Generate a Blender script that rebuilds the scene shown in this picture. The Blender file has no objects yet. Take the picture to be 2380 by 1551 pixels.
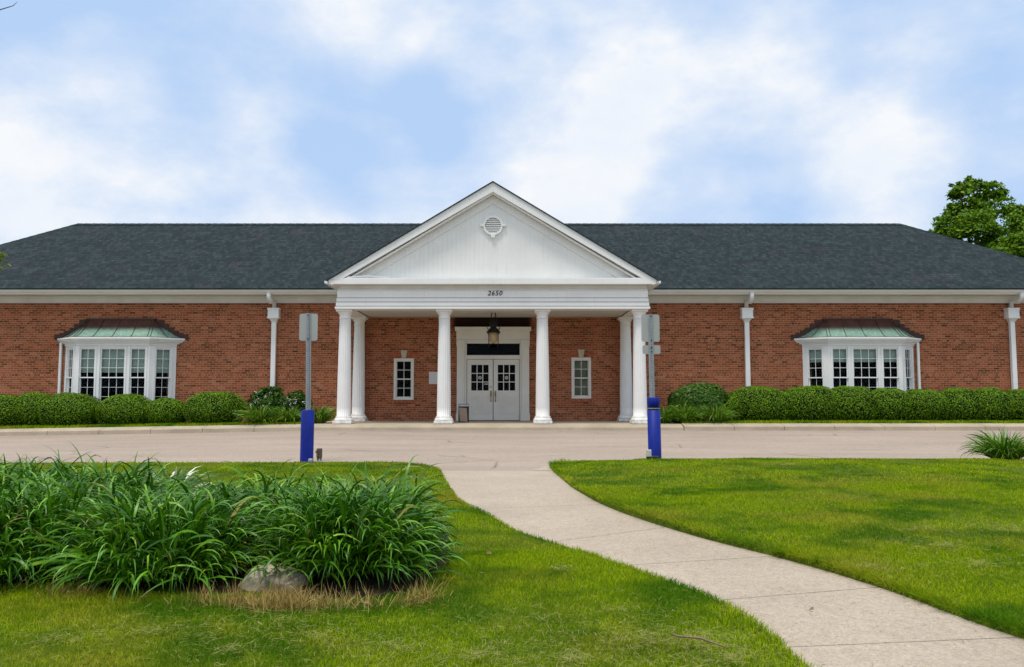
import bpy, bmesh, math, random
import numpy as np
from mathutils import Vector
R = math.radians
sc = bpy.context.scene
col = sc.collection

# ------------------------------------------------------------------ camera, sky, sun, exposure
FPX, CX, CY, TILT, EYE = 1863.0, 1190.0, 775.5, R(4.43), 1.10
cam = bpy.data.cameras.new('camera'); cam.sensor_width = 36.0
cam.lens = FPX / 2380.0 * 36.0; cam.clip_start = .05; cam.clip_end = 3000
camo = bpy.data.objects.new('camera', cam); col.objects.link(camo)
camo.location = (0, 0, EYE); camo.rotation_euler = (R(90) + TILT, 0, 0)
sc.camera = camo
sc.view_settings.view_transform = 'Standard'; sc.view_settings.look = 'None'
sc.view_settings.gamma = 1; sc.view_settings.use_curve_mapping = False
sc.view_settings.exposure = 0.15
SUN_EL, SUN_AZ = 71, 34          # sun very high, behind and to the left of the camera
world = bpy.data.worlds.new('World'); sc.world = world; world.use_nodes = True

class NT:
    """small helper round a node tree"""
    def __init__(s, tree): s.t = tree; s.t.nodes.clear()
    def n(s, typ, **kw):
        nd = s.t.nodes.new(typ)
        for k, v in kw.items():
            if k.startswith('i_'):
                key = k[2:]; key = int(key) if key.isdigit() else key.replace('_', ' ')
                s.put(nd.inputs[key], v)
            else: setattr(nd, k, v)
        return nd
    def put(s, inp, v):
        if isinstance(v, bpy.types.NodeSocket): s.t.links.new(v, inp)
        elif isinstance(v, bpy.types.Node): s.t.links.new(v.outputs[0], inp)
        else:
            if isinstance(v, (tuple, list)) and len(v) == 3 and inp.type == 'RGBA': v = (*v, 1)
            inp.default_value = v
    def math(s, op, a, b=0.0, c=None, clamp=False):
        nd = s.t.nodes.new('ShaderNodeMath'); nd.operation = op; nd.use_clamp = clamp
        s.put(nd.inputs[0], a); s.put(nd.inputs[1], b)
        if c is not None: s.put(nd.inputs[2], c)
        return nd.outputs[0]
    def mix(s, f, a, b, mode='MIX'):
        nd = s.t.nodes.new('ShaderNodeMix'); nd.data_type = 'RGBA'; nd.blend_type = mode
        s.put(nd.inputs[0], f); s.put(nd.inputs[6], a); s.put(nd.inputs[7], b)
        return nd.outputs[2]
    def ramp(s, f, *stops):
        nd = s.t.nodes.new('ShaderNodeValToRGB'); s.put(nd.inputs[0], f)
        cr = nd.color_ramp
        while len(cr.elements) < len(stops): cr.elements.new(.5)
        for e, (p, c) in zip(cr.elements, stops):
            e.position = p
            e.color = (c, c, c, 1) if isinstance(c, (int, float)) else (*c, 1)
        return nd.outputs[0]
    def noise(s, vec, scale, detail=3, rough=.55, out=0):
        nd = s.t.nodes.new('ShaderNodeTexNoise'); s.put(nd.inputs['Vector'], vec)
        nd.inputs['Scale'].default_value = scale; nd.inputs['Detail'].default_value = detail
        nd.inputs['Roughness'].default_value = rough
        return nd.outputs[out]
    def map(s, vec, scale=(1, 1, 1), loc=(0, 0, 0), rot=(0, 0, 0)):
        nd = s.t.nodes.new('ShaderNodeMapping'); s.put(nd.inputs[0], vec)
        nd.inputs['Location'].default_value = loc; nd.inputs['Scale'].default_value = scale
        nd.inputs['Rotation'].default_value = rot
        return nd.outputs[0]

def build_world():
    k = NT(world.node_tree)
    sky = k.n('ShaderNodeTexSky', sky_type='NISHITA', sun_disc=False)
    sky.sun_elevation = R(SUN_EL); sky.sun_rotation = R(180 + SUN_AZ)
    sky.air_density = 1.0; sky.dust_density = 1.5; sky.ozone_density = 2.0
    d = k.n('ShaderNodeTexCoord').outputs['Generated']
    x = k.n('ShaderNodeSeparateXYZ'); k.put(x.inputs[0], d)
    zz = k.math('ADD', k.math('MAXIMUM', x.outputs[2], 0.0), .30)
    c = k.n('ShaderNodeCombineXYZ')
    k.put(c.inputs[0], k.math('DIVIDE', x.outputs[0], zz)); k.put(c.inputs[1], k.math('DIVIDE', x.outputs[1], zz))
    v = c.outputs[0]
    n1 = k.noise(k.map(d, (1.0, 1.0, 1.9), (CLX, CLY, 3.1)), 3.0, 8, .54)
    n2 = k.noise(k.map(d, (1.0, 1.0, 1.6), (5.3, 1.9, 7.7)), 7.5, 8, .60)
    f = k.math('ADD', k.math('ADD', k.math('MULTIPLY', k.math('SUBTRACT', n1, .5), .80), k.math('MULTIPLY', k.math('SUBTRACT', n2, .5), .50)), .405)
    for (px, py, r, a) in CLOUD_BLOBS:
        u = (px - CX) / FPX; w = (CY - py) / FPX
        dv = Vector((u, math.cos(TILT) - w * math.sin(TILT), math.sin(TILT) + w * math.cos(TILT))).normalized()
        dt = k.n('ShaderNodeVectorMath', operation='DOT_PRODUCT'); k.put(dt.inputs[0], d); dt.inputs[1].default_value = dv
        cr = math.cos(r * 1.15 / FPX)
        m = k.n('ShaderNodeMapRange', interpolation_type='SMOOTHSTEP'); k.put(m.inputs[0], dt.outputs['Value'])
        m.inputs[1].default_value = cr; m.inputs[2].default_value = 1.0; m.inputs[3].default_value = 0; m.inputs[4].default_value = a * 1.05
        f = k.math('ADD', f, m.outputs[0])
    # low sky is whiter
    lowf = k.ramp(x.outputs[2], (.12, 1.0), (.30, 0.0))
    f = k.math('ADD', f, k.math('MULTIPLY', lowf, .09))
    cover = k.ramp(f, (.27, 0.0), (.47, .42), (.66, 1.0))
    # blue-grey veil in the gaps, bright white where the cloud is thick
    thin = k.mix(.90, sky.outputs[0], (4.5, 6.2, 8.9))
    shade = k.mix(k.ramp(n2, (.35, 0.0), (.65, 1.0)), (7.3, 7.9, 8.8), (8.4, 8.6, 8.9))
    cl = k.mix(cover, thin, shade)
    # the cloud deck is brighter and more neutral overhead than near the horizon
    up = k.ramp(x.outputs[2], (.47, 0.0), (.85, 1.0))
    cl = k.mix(up, cl, k.mix(1.0, k.mix(.6, cl, (7.2, 7.2, 7.0)), (1.85, 1.78, 1.60), 'MULTIPLY'))
    bg = k.n('ShaderNodeBackground'); k.put(bg.inputs[0], cl); bg.inputs[1].default_value = .1
    k.n('ShaderNodeOutputWorld', i_0=bg)
CLX, CLY = 2.2, 4.6
CLOUD_BLOBS = [(1350, 240, 300, .17), (1650, 235, 300, .17), (1950, 200, 260, .12), (420, 210, 230, .17), (200, 240, 190, .12), (600, 215, 150, .08),
               (880, 450, 260, .16), (1330, 380, 190, .14), (200, 500, 330, .16), (560, 500, 220, .10), (2060, 420, 160, .15), (2230, 200, 200, .10), (800, 40, 240, .07),
               (1500, 500, 260, .06), (2300, 300, 130, .06), (900, 130, 230, .08),
               (620, 350, 260, -.20), (880, 330, 200, -.18), (330, 370, 220, -.17), (1640, 410, 230, -.22), (1850, 400, 150, -.14), (60, 90, 330, -.11), (330, 60, 260, -.08), (2330, 400, 200, -.14),
               (1250, 90, 240, -.05), (1750, 70, 300, -.12), (2250, 60, 260, -.10), (1000, 250, 130, -.10), (2150, 330, 150, -.06), (600, 60, 160, -.06)]
build_world()
sun = bpy.data.lights.new('sun', 'SUN'); sun.energy = 2.2; sun.angle = R(12); sun.color = (1, .94, .83)
suno = bpy.data.objects.new('sun', sun); col.objects.link(suno); suno.location = (-8, -12, 25)
suno.rotation_euler = (R(90 - SUN_EL), 0, R(-SUN_AZ))

def at(x, y, Y):
    """point of the photograph (2380 wide) that lies Y metres ahead -> world X, Z"""
    u = (x - CX) / FPX; v = (CY - y) / FPX
    s = Y / (math.cos(TILT) - v * math.sin(TILT))
    return u * s, EYE + (math.sin(TILT) + v * math.cos(TILT)) * s
def PX(x, y, Y): return at(x, y, Y)[0]
def PZ(y, Y): return at(CX, y, Y)[1]
def gnd(x, y, z=0.0):
    """point of the photograph on the ground at height z -> X, Y"""
    u = (x - CX) / FPX; v = (CY - y) / FPX
    s = (z - EYE) / (math.sin(TILT) + v * math.cos(TILT))
    return u * s, (math.cos(TILT) - v * math.sin(TILT)) * s

# ------------------------------------------------------------------ materials
MATS = {}
def newmat(name):
    m = bpy.data.materials.new(name); m.use_nodes = True; MATS[name] = m
    return m, NT(m.node_tree)
def pos(k): return k.n('ShaderNodeNewGeometry').outputs['Position']
def finish(k, colr, rough=.6, spec=.4, metal=0.0, bump=None, bstr=.3, bdist=.01, trans=0.0):
    p = k.n('ShaderNodeBsdfPrincipled')
    k.put(p.inputs['Base Color'], colr); k.put(p.inputs['Roughness'], rough); k.put(p.inputs['Specular IOR Level'], spec)
    p.inputs['Metallic'].default_value = metal
    if bump is not None:
        b = k.n('ShaderNodeBump'); b.inputs['Strength'].default_value = bstr; b.inputs['Distance'].default_value = bdist
        k.put(b.inputs['Height'], bump); k.put(p.inputs['Normal'], b.outputs[0])
    out = p.outputs[0]
    if trans:
        t = k.n('ShaderNodeBsdfTranslucent'); k.put(t.inputs[0], colr)
        ms = k.n('ShaderNodeMixShader'); ms.inputs[0].default_value = trans
        k.put(ms.inputs[1], out); k.put(ms.inputs[2], t.outputs[0]); out = ms.outputs[0]
    k.n('ShaderNodeOutputMaterial', i_0=out)
def plain(name, c, rough=.6, spec=.4, metal=0, var=.12, scale=3.0, c2=None, bump=0, bscale=60, streak=False):
    m, k = newmat(name); P = pos(k)
    vec = k.map(P, (4, 4, .5)) if streak else P
    n = k.noise(vec, scale, 4, .6)
    dark = c2 or tuple(v * (1 - var) for v in c)
    lite = tuple(min(1, v * (1 + var * .5)) for v in c)
    cc = k.ramp(n, (.30, dark), (.62, lite))
    b = k.noise(P, bscale, 3) if bump else None
    finish(k, cc, rough, spec, metal, b, bump or .1, .01)
    return m

def m_brick():
    m, k = newmat('brick'); P = pos(k)
    x = k.n('ShaderNodeSeparateXYZ'); k.put(x.inputs[0], P)
    u = k.math('ADD', x.outputs[0], x.outputs[1]); z = x.outputs[2]
    RH, BW = .0735, .216
    def bt(w, off, dx, dz):
        c = k.n('ShaderNodeCombineXYZ'); k.put(c.inputs[0], k.math('ADD', u, dx)); k.put(c.inputs[1], k.math('ADD', z, dz))
        b = k.n('ShaderNodeTexBrick'); k.put(b.inputs['Vector'], c.outputs[0])
        b.offset = off; b.inputs['Scale'].default_value = 1
        b.inputs['Color1'].default_value = (0, 0, 0, 1); b.inputs['Color2'].default_value = (1, 1, 1, 1); b.inputs['Mortar'].default_value = (.5, .5, .5, 1)
        b.inputs['Mortar Size'].default_value = .0056; b.inputs['Mortar Smooth'].default_value = .15
        b.inputs['Brick Width'].default_value = w; b.inputs['Row Height'].default_value = RH
        return b
    dz = RH * 40
    s1, h1 = bt(BW, .5, 40 * BW, dz), bt(BW / 2, .5, 40 * BW, dz)
    s2, h2 = bt(BW, .5, 77 * BW, dz + RH * 36), bt(BW / 2, .5, 77 * BW, dz + RH * 36)
    row = k.math('FLOOR', k.math('DIVIDE', k.math('ADD', z, dz), RH))
    hd = k.math('COMPARE', k.math('MODULO', row, 8.0), 0.0, .1)
    r1 = k.mix(hd, s1.outputs[0], h1.outputs[0]); r2 = k.mix(hd, s2.outputs[0], h2.outputs[0])
    mo = k.mix(hd, s1.outputs['Fac'], h1.outputs['Fac'])
    base = k.ramp(r1, (.0, (.235, .060, .026)), (.38, (.355, .102, .045)), (.66, (.41, .126, .058)), (.82, (.265, .076, .036)), (1.0, (.45, .170, .090)))
    odd = k.ramp(r2, (.0, (.50, .54, .49)), (.13, (.66, .69, .61)), (.2, (.95, .96, .95)), (.8, (1, 1, 1)), (1, (1.1, 1.05, 1.0)))
    cc = k.mix(1.0, base, odd, 'MULTIPLY')
    fine = k.noise(P, 55, 3); big = k.noise(P, .7, 3)
    cc = k.mix(.35, cc, k.ramp(fine, (.3, .45), (.7, 1.25)), 'MULTIPLY')
    cc = k.mix(k.math('MULTIPLY', mo, .9), cc, (.46, .33, .21))
    cc = k.mix(.16, cc, k.ramp(big, (.3, .55), (.7, 1.2)), 'MULTIPLY')
    # deep shade over the entrance head, painted into the brick colour
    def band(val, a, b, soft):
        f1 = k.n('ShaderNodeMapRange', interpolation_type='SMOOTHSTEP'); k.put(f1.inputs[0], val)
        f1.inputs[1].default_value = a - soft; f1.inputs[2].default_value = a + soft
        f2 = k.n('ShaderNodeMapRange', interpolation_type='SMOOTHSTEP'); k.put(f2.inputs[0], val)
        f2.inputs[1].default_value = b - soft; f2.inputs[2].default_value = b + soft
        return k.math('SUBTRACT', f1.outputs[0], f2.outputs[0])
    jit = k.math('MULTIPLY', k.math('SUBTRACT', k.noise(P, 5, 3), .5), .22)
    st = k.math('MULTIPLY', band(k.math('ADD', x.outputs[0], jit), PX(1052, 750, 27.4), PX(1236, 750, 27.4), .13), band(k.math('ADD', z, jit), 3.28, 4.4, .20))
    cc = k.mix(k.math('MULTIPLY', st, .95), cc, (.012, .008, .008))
    h = k.math('SUBTRACT', 1.0, mo)
    finish(k, cc, .92, .08, 0, k.math('ADD', h, k.math('MULTIPLY', fine, .3)), .5, .008)
def m_shingle(name, c0, c1, c2):
    m, k = newmat(name); P = pos(k)
    x = k.n('ShaderNodeSeparateXYZ'); k.put(x.inputs[0], P)
    N = k.n('ShaderNodeNewGeometry').outputs['Normal']
    nx = k.n('ShaderNodeSeparateXYZ'); k.put(nx.inputs[0], N)
    side = k.math('GREATER_THAN', k.math('ABSOLUTE', nx.outputs[0]), .3)
    u = k.n('ShaderNodeMix', data_type='FLOAT'); k.put(u.inputs[0], side); k.put(u.inputs[2], x.outputs[0]); k.put(u.inputs[3], x.outputs[1])
    def bt(dx, w, rows):
        c = k.n('ShaderNodeCombineXYZ'); k.put(c.inputs[0], k.math('ADD', u.outputs[0], dx)); k.put(c.inputs[1], k.math('ADD', x.outputs[2], 5.0))
        b = k.n('ShaderNodeTexBrick'); k.put(b.inputs['Vector'], c.outputs[0]); b.offset = .37; b.offset_frequency = 2
        b.inputs['Color1'].default_value = (0, 0, 0, 1); b.inputs['Color2'].default_value = (1, 1, 1, 1); b.inputs['Mortar'].default_value = (0, 0, 0, 1)
        b.inputs['Scale'].default_value = 1; b.inputs['Brick Width'].default_value = w; b.inputs['Row Height'].default_value = rows
        b.inputs['Mortar Size'].default_value = .006; b.inputs['Mortar Smooth'].default_value = .6
        return b
    a = bt(30, .15, .094); b = bt(47.13, .09, .094)
    r = k.math('ADD', k.math('MULTIPLY', a.outputs[0], .55), k.math('MULTIPLY', b.outputs[0], .45))
    cc = k.ramp(r, (.12, c0), (.5, c1), (.85, c2))
    cc = k.mix(k.ramp(k.noise(P, 1.3, 3), (.60, 0.0), (.74, .45)), cc, (.066, .046, .054))
    cc = k.mix(.4, cc, k.ramp(k.noise(k.map(P, (.35, 1, 1)), 2.2, 4), (.3, .55), (.7, 1.25)), 'MULTIPLY')
    cc = k.mix(k.math('MULTIPLY', a.outputs['Fac'], .75), cc, (.012, .016, .020))
    # each course overhangs the next: a saw-tooth height
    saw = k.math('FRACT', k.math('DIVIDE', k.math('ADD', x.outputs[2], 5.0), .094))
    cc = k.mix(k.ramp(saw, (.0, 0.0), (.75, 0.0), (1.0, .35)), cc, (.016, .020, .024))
    gr = k.noise(P, 70, 2)
    finish(k, cc, .9, .15, 0, k.math('ADD', k.math('SUBTRACT', 1.0, saw), k.math('MULTIPLY', gr, .25)), .35, .02)
def m_ground(name, kind):
    m, k = newmat(name); P = pos(k)
    if kind == 'asphalt':
        fine = k.noise(P, 70, 3, .7); mid = k.noise(P, 9, 4); big = k.noise(k.map(P, (.35, .9, 1)), .8, 5, .6)
        c = k.ramp(fine, (.25, (.225, .172, .140)), (.5, (.355, .285, .242)), (.75, (.48, .40, .345)))
        c = k.mix(.35, c, k.ramp(mid, (.3, .75), (.7, 1.15)), 'MULTIPLY')
        c = k.mix(.5, c, k.ramp(big, (.3, .72), (.7, 1.12)), 'MULTIPLY')
        # oil drips and old tyre scuffs
        c = k.mix(k.ramp(k.noise(P, 3.1, 3, .6), (.66, 0.0), (.76, .5)), c, (.16, .13, .11))
        c = k.mix(k.ramp(k.noise(k.map(P, (.05, 1.3, 1), (3, 1, 0)), 2.6, 3), (.56, 0.0), (.70, .35)), c, (.20, .165, .145))
        c = k.mix(k.ramp(k.noise(P, 11, 1, .5), (.745, 0.0), (.77, .8)), c, (.09, .07, .05))
        # hairline cracks
        v = k.n('ShaderNodeTexVoronoi', feature='DISTANCE_TO_EDGE'); k.put(v.inputs['Vector'], k.mix(.2, P, k.noise(P, 1.3, 3, out=1), 'ADD')); v.inputs['Scale'].default_value = .22
        cr = k.math('MULTIPLY', k.ramp(v.outputs['Distance'], (.0, 1.0), (.0055, 0.0)), k.ramp(k.noise(P, .5, 2), (.47, 0.0), (.60, .8)))
        c = k.mix(cr, c, (.10, .085, .075))
        finish(k, c, .9, .2, 0, fine, .4, .01)
    elif kind == 'concrete':
        fine = k.noise(P, 110, 3, .75); mid = k.noise(P, 14, 4); big = k.noise(P, 1.1, 4)
        c = k.ramp(fine, (.25, (.285, .222, .172)), (.5, (.42, .350, .285)), (.75, (.53, .455, .385)))
        c = k.mix(.6, c, k.ramp(k.noise(P, 42, 3, .7), (.3, .74), (.7, 1.14)), 'MULTIPLY')
        c = k.mix(.4, c, k.ramp(mid, (.3, .78), (.7, 1.12)), 'MULTIPLY')
        c = k.mix(.5, c, k.ramp(big, (.3, .78), (.7, 1.10)), 'MULTIPLY')
        st = k.ramp(k.noise(P, 2.3, 6, .7), (.60, 0.0), (.75, .45))
        c = k.mix(st, c, (.22, .20, .13))
        sp = k.ramp(k.noise(P, 34, 2, .5), (.67, 0.0), (.74, .7))
        c = k.mix(sp, c, (.16, .125, .09))
        finish(k, c, .92, .2, 0, k.math('ADD', fine, k.math('MULTIPLY', mid, .4)), .5, .006)
    elif kind == 'kerb':
        fine = k.noise(P, 60, 3, .7); big = k.noise(k.map(P, (1, 1, 2)), 1.6, 4)
        c = k.ramp(fine, (.25, (.32, .26, .19)), (.75, (.52, .44, .34)))
        c = k.mix(.6, c, k.ramp(big, (.3, .68), (.7, 1.12)), 'MULTIPLY')
        finish(k, c, .9, .2, 0, fine, .3, .006)
    elif kind == 'turf':
        n = k.noise(P, 1.2, 4); f = k.noise(P, 45, 3)
        c = k.ramp(n, (.3, (.050, .085, .004)), (.7, (.11, .145, .008)))
        c = k.mix(.5, c, k.ramp(f, (.3, .4), (.7, 1.3)), 'MULTIPLY')
        finish(k, c, .95, .1, 0, f, .6, .03)
    elif kind == 'soil':
        f = k.noise(P, 30, 4, .7)
        c = k.ramp(f, (.3, (.010, .008, .005)), (.7, (.05, .038, .024)))
        finish(k, c, .95, .1, 0, f, .8, .03)
def m_leaf(name, stops, rough=.5, spec=.35, trans=.25, patch=None, pscale=1.0, tip=False):
    m, k = newmat(name); g = k.n('ShaderNodeNewGeometry')
    c = k.ramp(g.outputs['Random Per Island'], *stops)
    P = g.outputs['Position']
    if patch:
        n = k.noise(P, pscale, 4, .55)
        c = k.mix(k.ramp(n, *patch[0]), c, patch[1])
        if len(patch) > 2:
            n2 = k.noise(k.map(P, (1, 1, 1), (7, 3, 1)), pscale * 1.7, 4, .6)
            c = k.mix(k.ramp(n2, *patch[2]), c, patch[3])
    finish(k, c, rough, spec, 0, None, trans=trans)
    return m

plain('white paint', (.82, .815, .80), .45, .35, 0, .05, 1.2)
plain('white paint aged', (.72, .71, .67), .55, .3, 0, .10, 1.6)
plain('door paint', (.72, .69, .61), .45, .4, 0, .06, 2)
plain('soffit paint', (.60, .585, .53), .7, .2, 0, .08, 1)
plain('dark bronze', (.014, .012, .011), .5, .4, .3, .3, 20)
plain('brass', (.30, .22, .09), .35, .5, .9, .2, 20)
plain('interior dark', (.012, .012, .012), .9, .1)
plain('blind', (.62, .68, .63), .8, .1, 0, .04, 2)
plain('curtain', (.40, .38, .28), .9, .1, 0, .35, 2.5)
plain('stone', (.50, .43, .32), .9, .2, 0, .15, 6)
plain('soldier brick', (.38, .115, .055), .85, .2, 0, .45, 9, bump=.3)
plain('dark flashing', (.055, .026, .018), .6, .4, .2, .35, 12)
plain('galvanised', (.36, .37, .385), .45, .5, .55, .12, 8)
plain('sign back', (.40, .40, .385), .55, .4, .25, .06, 2)
plain('hole dark', (.03, .03, .035), .8, .1)
plain('black plastic', (.014, .014, .015), .45, .4)
plain('box grey', (.52, .50, .46), .6, .4, .2, .2, 12)
plain('box brown', (.13, .10, .07), .8, .3, .1, .55, 40, c2=(.035, .026, .018))
plain('aggregate', (.34, .255, .20), .9, .2, 0, .28, 60, bump=.4)
plain('bin lid', (.42, .44, .46), .35, .5, .5, .2, 8)
plain('rock', (.27, .265, .26), .9, .25, 0, .4, 7, bump=.8, bscale=22)
plain('bark', (.085, .065, .045), .95, .1, 0, .4, 8, bump=.6)
plain('twig', (.20, .145, .085), .9, .2, 0, .3, 30)
plain('dead leaf', (.22, .14, .075), .8, .2, 0, .35, 40)
plain('black numeral', (.012, .012, .012), .5, .3)
plain('petal', (.74, .74, .68), .6, .2, 0, .08, 30)
plain('plaque', (.62, .61, .58), .5, .3, 0, .03, 2)
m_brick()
m_shingle('shingles', (.012, .020, .025), (.020, .032, .037), (.032, .048, .054))
for nm, kd in (('asphalt', 'asphalt'), ('concrete', 'concrete'), ('kerbstone', 'kerb'), ('turf soil', 'turf'), ('bed soil', 'soil')): m_ground(nm, kd)
def m_white():
    m, k = newmat('white paint'); P = pos(k)
    x = k.n('ShaderNodeSeparateXYZ'); k.put(x.inputs[0], P)
    c = k.ramp(k.noise(P, 1.2, 4), (.3, (.775, .77, .75)), (.62, (.83, .825, .81)))
    st = k.ramp(k.noise(k.map(P, (9, 9, .8)), 1.6, 4, .6), (.55, 0.0), (.75, .30))
    c = k.mix(st, c, (.60, .585, .53))
    low = k.n('ShaderNodeMapRange'); k.put(low.inputs[0], x.outputs[2]); low.inputs[1].default_value = .62; low.inputs[2].default_value = .28; low.inputs[3].default_value = 0; low.inputs[4].default_value = .8
    c = k.mix(k.math('MULTIPLY', low.outputs[0], k.ramp(k.noise(P, 8, 4, .7), (.45, 0.0), (.65, 1.0))), c, (.50, .46, .39))
    finish(k, c, .5, .3)
m_white()
def m_blue():
    m, k = newmat('blue sleeve'); P = pos(k)
    c = k.ramp(k.noise(k.map(P, (6, 6, 1.2)), 3, 4), (.3, (.001, .008, .16)), (.7, (.002, .020, .28)))
    c = k.mix(k.ramp(k.noise(P, 26, 4, .7), (.66, 0.0), (.72, .6)), c, (.008, .012, .12))
    finish(k, c, .5, .25)
m_blue()
def m_copper():
    m, k = newmat('copper roof'); P = pos(k)
    x = k.n('ShaderNodeSeparateXYZ'); k.put(x.inputs[0], P)
    n = k.math('MULTIPLY', k.math('SUBTRACT', k.noise(P, 9, 4), .5), .10)
    f = k.n('ShaderNodeMapRange', interpolation_type='SMOOTHSTEP'); k.put(f.inputs[0], k.math('ADD', x.outputs[2], n))
    f.inputs[1].default_value = PZ(770, 26.8); f.inputs[2].default_value = PZ(757, 26.9)
    g = k.ramp(k.noise(k.map(P, (5, 5, 1)), 3, 4), (.3, (.15, .27, .21)), (.7, (.27, .43, .35)))
    br = k.ramp(k.noise(P, 4, 4), (.3, (.060, .024, .018)), (.7, (.105, .046, .036)))
    finish(k, k.mix(f.outputs[0], g, br), .5, .4, .15)
m_copper()
def m_glass():
    m, k = newmat('glass')
    t = k.n('ShaderNodeBsdfTransparent'); t.inputs[0].default_value = (.80, .84, .82, 1)
    g = k.n('ShaderNodeBsdfGlossy'); g.inputs['Roughness'].default_value = .02; g.inputs[0].default_value = (.9, .95, 1, 1)
    fr = k.n('ShaderNodeFresnel'); fr.inputs[0].default_value = 1.12
    ms = k.n('ShaderNodeMixShader'); k.put(ms.inputs[0], fr.outputs[0]); k.put(ms.inputs[1], t.outputs[0]); k.put(ms.inputs[2], g.outputs[0])
    k.n('ShaderNodeOutputMaterial', i_0=ms)
m_glass()
def m_amber():
    m, k = newmat('amber glass'); P = pos(k)
    c = k.ramp(k.noise(P, 14, 3), (.3, (.62, .42, .16)), (.7, (.78, .64, .42)))
    finish(k, c, .4, .4, 0, trans=.45)
m_amber()
# foliage
m_leaf('lawn blade', ((0, (.13, .235, .003)), (.5, (.275, .39, .005)), (1, (.40, .50, .008))), .75, .06, .38,
       (((.48, 0.0), (.66, .85)), (.34, .32, .030), ((.47, 0.0), (.62, .90)), (.055, .170, .004)), .8)
m_leaf('clipping', ((0, (.20, .20, .05)), (.5, (.29, .27, .09)), (1, (.38, .34, .15))), .8, .2, .1)
plain('rock', (.37, .315, .23), .95, .15, 0, .45, 9, bump=.9, bscale=30)
m_leaf('straw', ((0, (.22, .14, .035)), (.5, (.34, .24, .075)), (1, (.46, .35, .13))), .8, .2, .15)
m_leaf('dead blade', ((0, (.26, .22, .05)), (1, (.42, .34, .12))), .7, .2, .2)
m_leaf('clump blade', ((0, (.014, .075, .002)), (.45, (.050, .175, .004)), (.8, (.110, .29, .008)), (1, (.20, .39, .018))), .42, .38, .12)
m_leaf('daylily blade', ((0, (.035, .12, .004)), (.5, (.09, .22, .007)), (1, (.20, .34, .016))), .42, .45, .22)
m_leaf('box leaf', ((0, (.022, .075, .002)), (.5, (.090, .200, .003)), (1, (.21, .36, .004))), .6, .2, .08)
m_leaf('yew leaf', ((0, (.016, .060, .003)), (.5, (.040, .115, .005)), (1, (.11, .21, .010))), .5, .3, .15)
m_leaf('shrub leaf', ((0, (.010, .040, .004)), (.5, (.026, .080, .006)), (1, (.08, .15, .014))), .6, .15, .1)
m_leaf('maple leaf', ((0, (.045, .13, .004)), (.5, (.110, .225, .006)), (1, (.21, .34, .010))), .55, .25, .35)
m_leaf('near leaf', ((0, (.08, .13, .008)), (1, (.20, .24, .02))), .5, .35, .3)
m_leaf('hosta leaf', ((0, (.05, .14, .02)), (.58, (.16, .26, .07)), (.64, (.72, .72, .60)), (1, (.80, .80, .70))), .5, .3, .2)
plain('shrub core', (.008, .014, .003), .9, .1, 0, .4, 9)

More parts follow.
